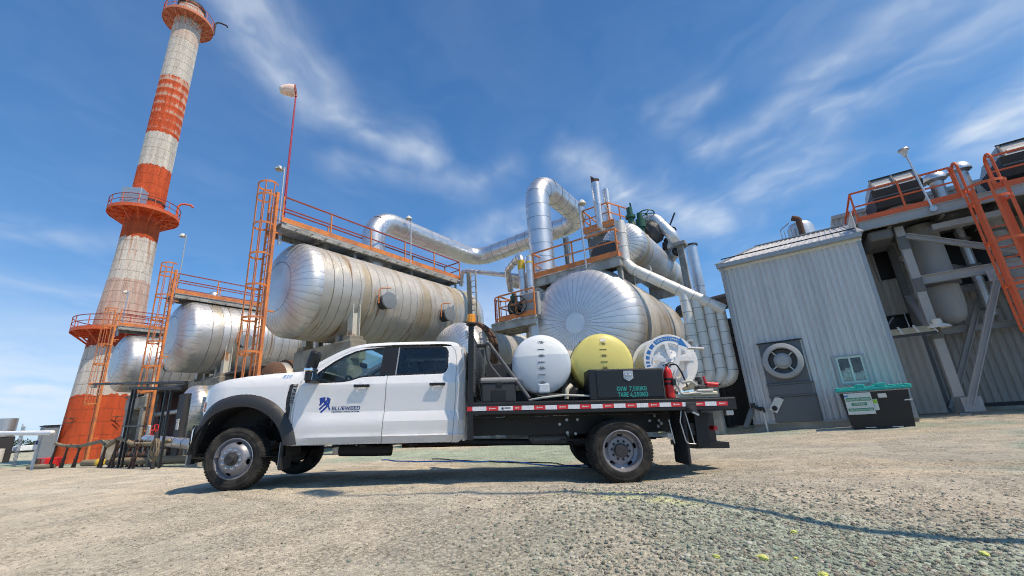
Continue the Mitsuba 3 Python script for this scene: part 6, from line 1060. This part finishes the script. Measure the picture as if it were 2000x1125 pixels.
# far background at the left
def tree(label, x, y, h, w, seed):
    t = thing('far_tree', label, 'tree', 'far trees at the left horizon'); gg = np.random.default_rng(seed); z0 = float(gz(x, y, False)); part(t, 'trunk', cone((x, y, z0), (x, y, z0 + h * .5), .3, .12, 8), 'm_bark', 40); n = 420; p = gg.normal(0, 1, (n, 3)); p /= np.linalg.norm(p, axis=1, keepdims=True); p *= gg.uniform(.3, 1, (n, 1)) ** .5; p = p * [w, w, h * .42] * (1 + .5 * (meshkit.noise(p * 1.8 + seed, 3)[:, None] - .5)) + [x, y, z0 + h * .58]; a, b = gg.normal(0, .6, (2, n, 3)); V = np.stack([p, p + a, p + b], 1).reshape(-1, 3); part(t, 'crown', (V, np.arange(3 * n).reshape(-1, 3)), 'm_leaf')
for i, (x, y, h, w) in enumerate(((-330, 30, 7.5, 6), (-322, 42, 6, 7), (-340, 52, 4.5, 5), (-300, 55, 4, 6), (-310, 66, 5, 5), (-325, 20, 4, 6), (-330, 8, 3.5, 6))): tree(('tallest bushy far tree left of the chimney', 'second bushy far tree right of the tallest', 'low far shrub on the horizon beside the white rail', 'low far shrub nearer the chimney', 'far shrub close to the chimney foot', 'low far shrub left of the tallest tree', 'leftmost low far shrub on the horizon')[i], x, y, h, w, i)
tr = thing('far_railcar', 'long low white rail cars on the far left horizon', 'railcar'); part(tr, 'body', cat([cbox(-260, -250, 20 + 12 * i, 31 + 12 * i, .7, 2.6, .2) for i in range(3)]), 'm_white_plain'); part(tr, 'chassis', box(-260, -251, 20, 56, .1, .65), 'm_darksteel')
# ---------------------------------------------------------------- windsock, lamp masts, litter on the ground
ws = thing('windsock_mast', 'tall thin red mast with orange windsock above the large tank', 'windsock'); part(ws, 'mast', cone((-15.35, 7.35, 8.5), (-15.35, 7.35, 14.5), .055, .03, 8), 'm_sock_pole')
prs = [(.24, 0), (.26, .2), (.22, .38), (.17, .52)]; part(ws, 'sock', lathe(prs, 20, origin=(-15.30, 7.3, 14.72), axis=(-.6, -.75, -.12)), 'm_windsock', True); part(ws, 'sock_tail', lathe([(.17, .52), (.14, .60), (.001, .62)], 20, origin=(-15.30, 7.3, 14.72), axis=(-.6, -.75, -.12)), 'm_offwhite', True); part(ws, 'ring', lathe([(.24, -.02), (.255, 0), (.24, .02)], 20, origin=(-15.30, 7.3, 14.72), axis=(-.6, -.75, -.12)), 'm_sock_pole', 30)
def lamp(label, x, y, z0, z1, hd=(-.25, -.1)):
    t = thing('lamp_mast', label, 'lamp', 'small lamp masts on the tanks'); part(t, 'mast', cyl((x, y, z0), (x, y, z1), .035, 8), 'm_galv', 40); part(t, 'bracket', bar((x, y, z1), (x + hd[0], y + hd[1], z1 + .02), .05, .05), 'm_galv'); part(t, 'head', lathe([(.155, -.03), (.155, .0), (.11, .09), (.06, .15), (.001, .17)], 18, origin=(x + hd[0], y + hd[1], z1 - .02), axis=(0, 0, 1)), 'm_offwhite', 40)
lamp('lamp on a thin mast beside the windsock', -15.95, 7.5, 8.5, 11.35); lamp('lamp on a thin mast above the middle tank walkway', -26.3, 7.6, 8.2, 11.55); lamp('lamp on a thin mast above the leftmost walkway', -36.9, 8.0, 8.3, 10.75); lamp('lamp halfway along the large tank walkway rail', -15.2, 13.65, 8.5, 11.0, (.0, -.14)); lamp('lamp on the tall mast at the vessel platform rail', -6.0, 13.9, 6.0, 8.65, (.14, .0))
cl = thing('fixed_ladder', 'grey vertical rung ladder at the far end of the large tank', 'ladder'); part(cl, 'stringer', cat([bar((-13.05, 15.55, 4.6), (-13.05, 15.55, 8.0), .22, .12, (0, 1, 0))]), 'm_concrete'); part(cl, 'stringer', bar((-12.62, 15.55, 4.6), (-12.62, 15.55, 8.0), .06, .06, (0, 1, 0)), 'm_steel')
for z in np.arange(4.8, 8, .3): part(cl, 'rung', cyl((-13.0, 15.5, z), (-12.62, 15.5, z), .022, 6), 'm_steel')
ml = thing('yard_light', 'tall yard light mast outside the right edge whose shadow crosses the gravel', 'lamp'); part(ml, 'mast', cone((2.45, 3.75, -.1), (2.45, 3.75, 11.6), .055, .035, 10), 'm_galv', 40); part(ml, 'arm', bar((2.45, 3.75, 11.55), (2.2, 3.75, 11.7), .06, .06), 'm_galv'); part(ml, 'head', cbox(1.75, 2.35, 3.59, 3.91, 11.62, 11.78, .04), 'm_galv', 30)
rngc = np.random.default_rng(4)
def cord(name, label, pts, r, m):
    p = fillet(pts, .5); s = np.linspace(0, 1, 60); P = A(p); d = np.r_[0, np.cumsum(np.linalg.norm(np.diff(P[:, :2], axis=0), axis=1))]; x, y = np.interp(s * d[-1], d, P[:, 0]), np.interp(s * d[-1], d, P[:, 1]); single(name, label, 'cord', tube(np.stack([x, y + .05 * np.sin(s * 23), gz(x, y) + r + .005], -1), r, 6), m, True)
cord('blue_cord', 'blue cord lying on the gravel behind the truck shadow', [(-9.5, 7.6, 0), (-7.5, 7.2, 0), (-5.5, 7.7, 0), (-4.2, 7.5, 0), (-3.2, 8.2, 0)], .014, 'm_bluecord'); cord('black_cord', 'thin black cord looping across the gravel under the deck', [(-8.0, 7.9, 0), (-6.2, 7.5, 0), (-4.6, 7.9, 0), (-3.0, 7.1, 0)], .012, 'm_black')
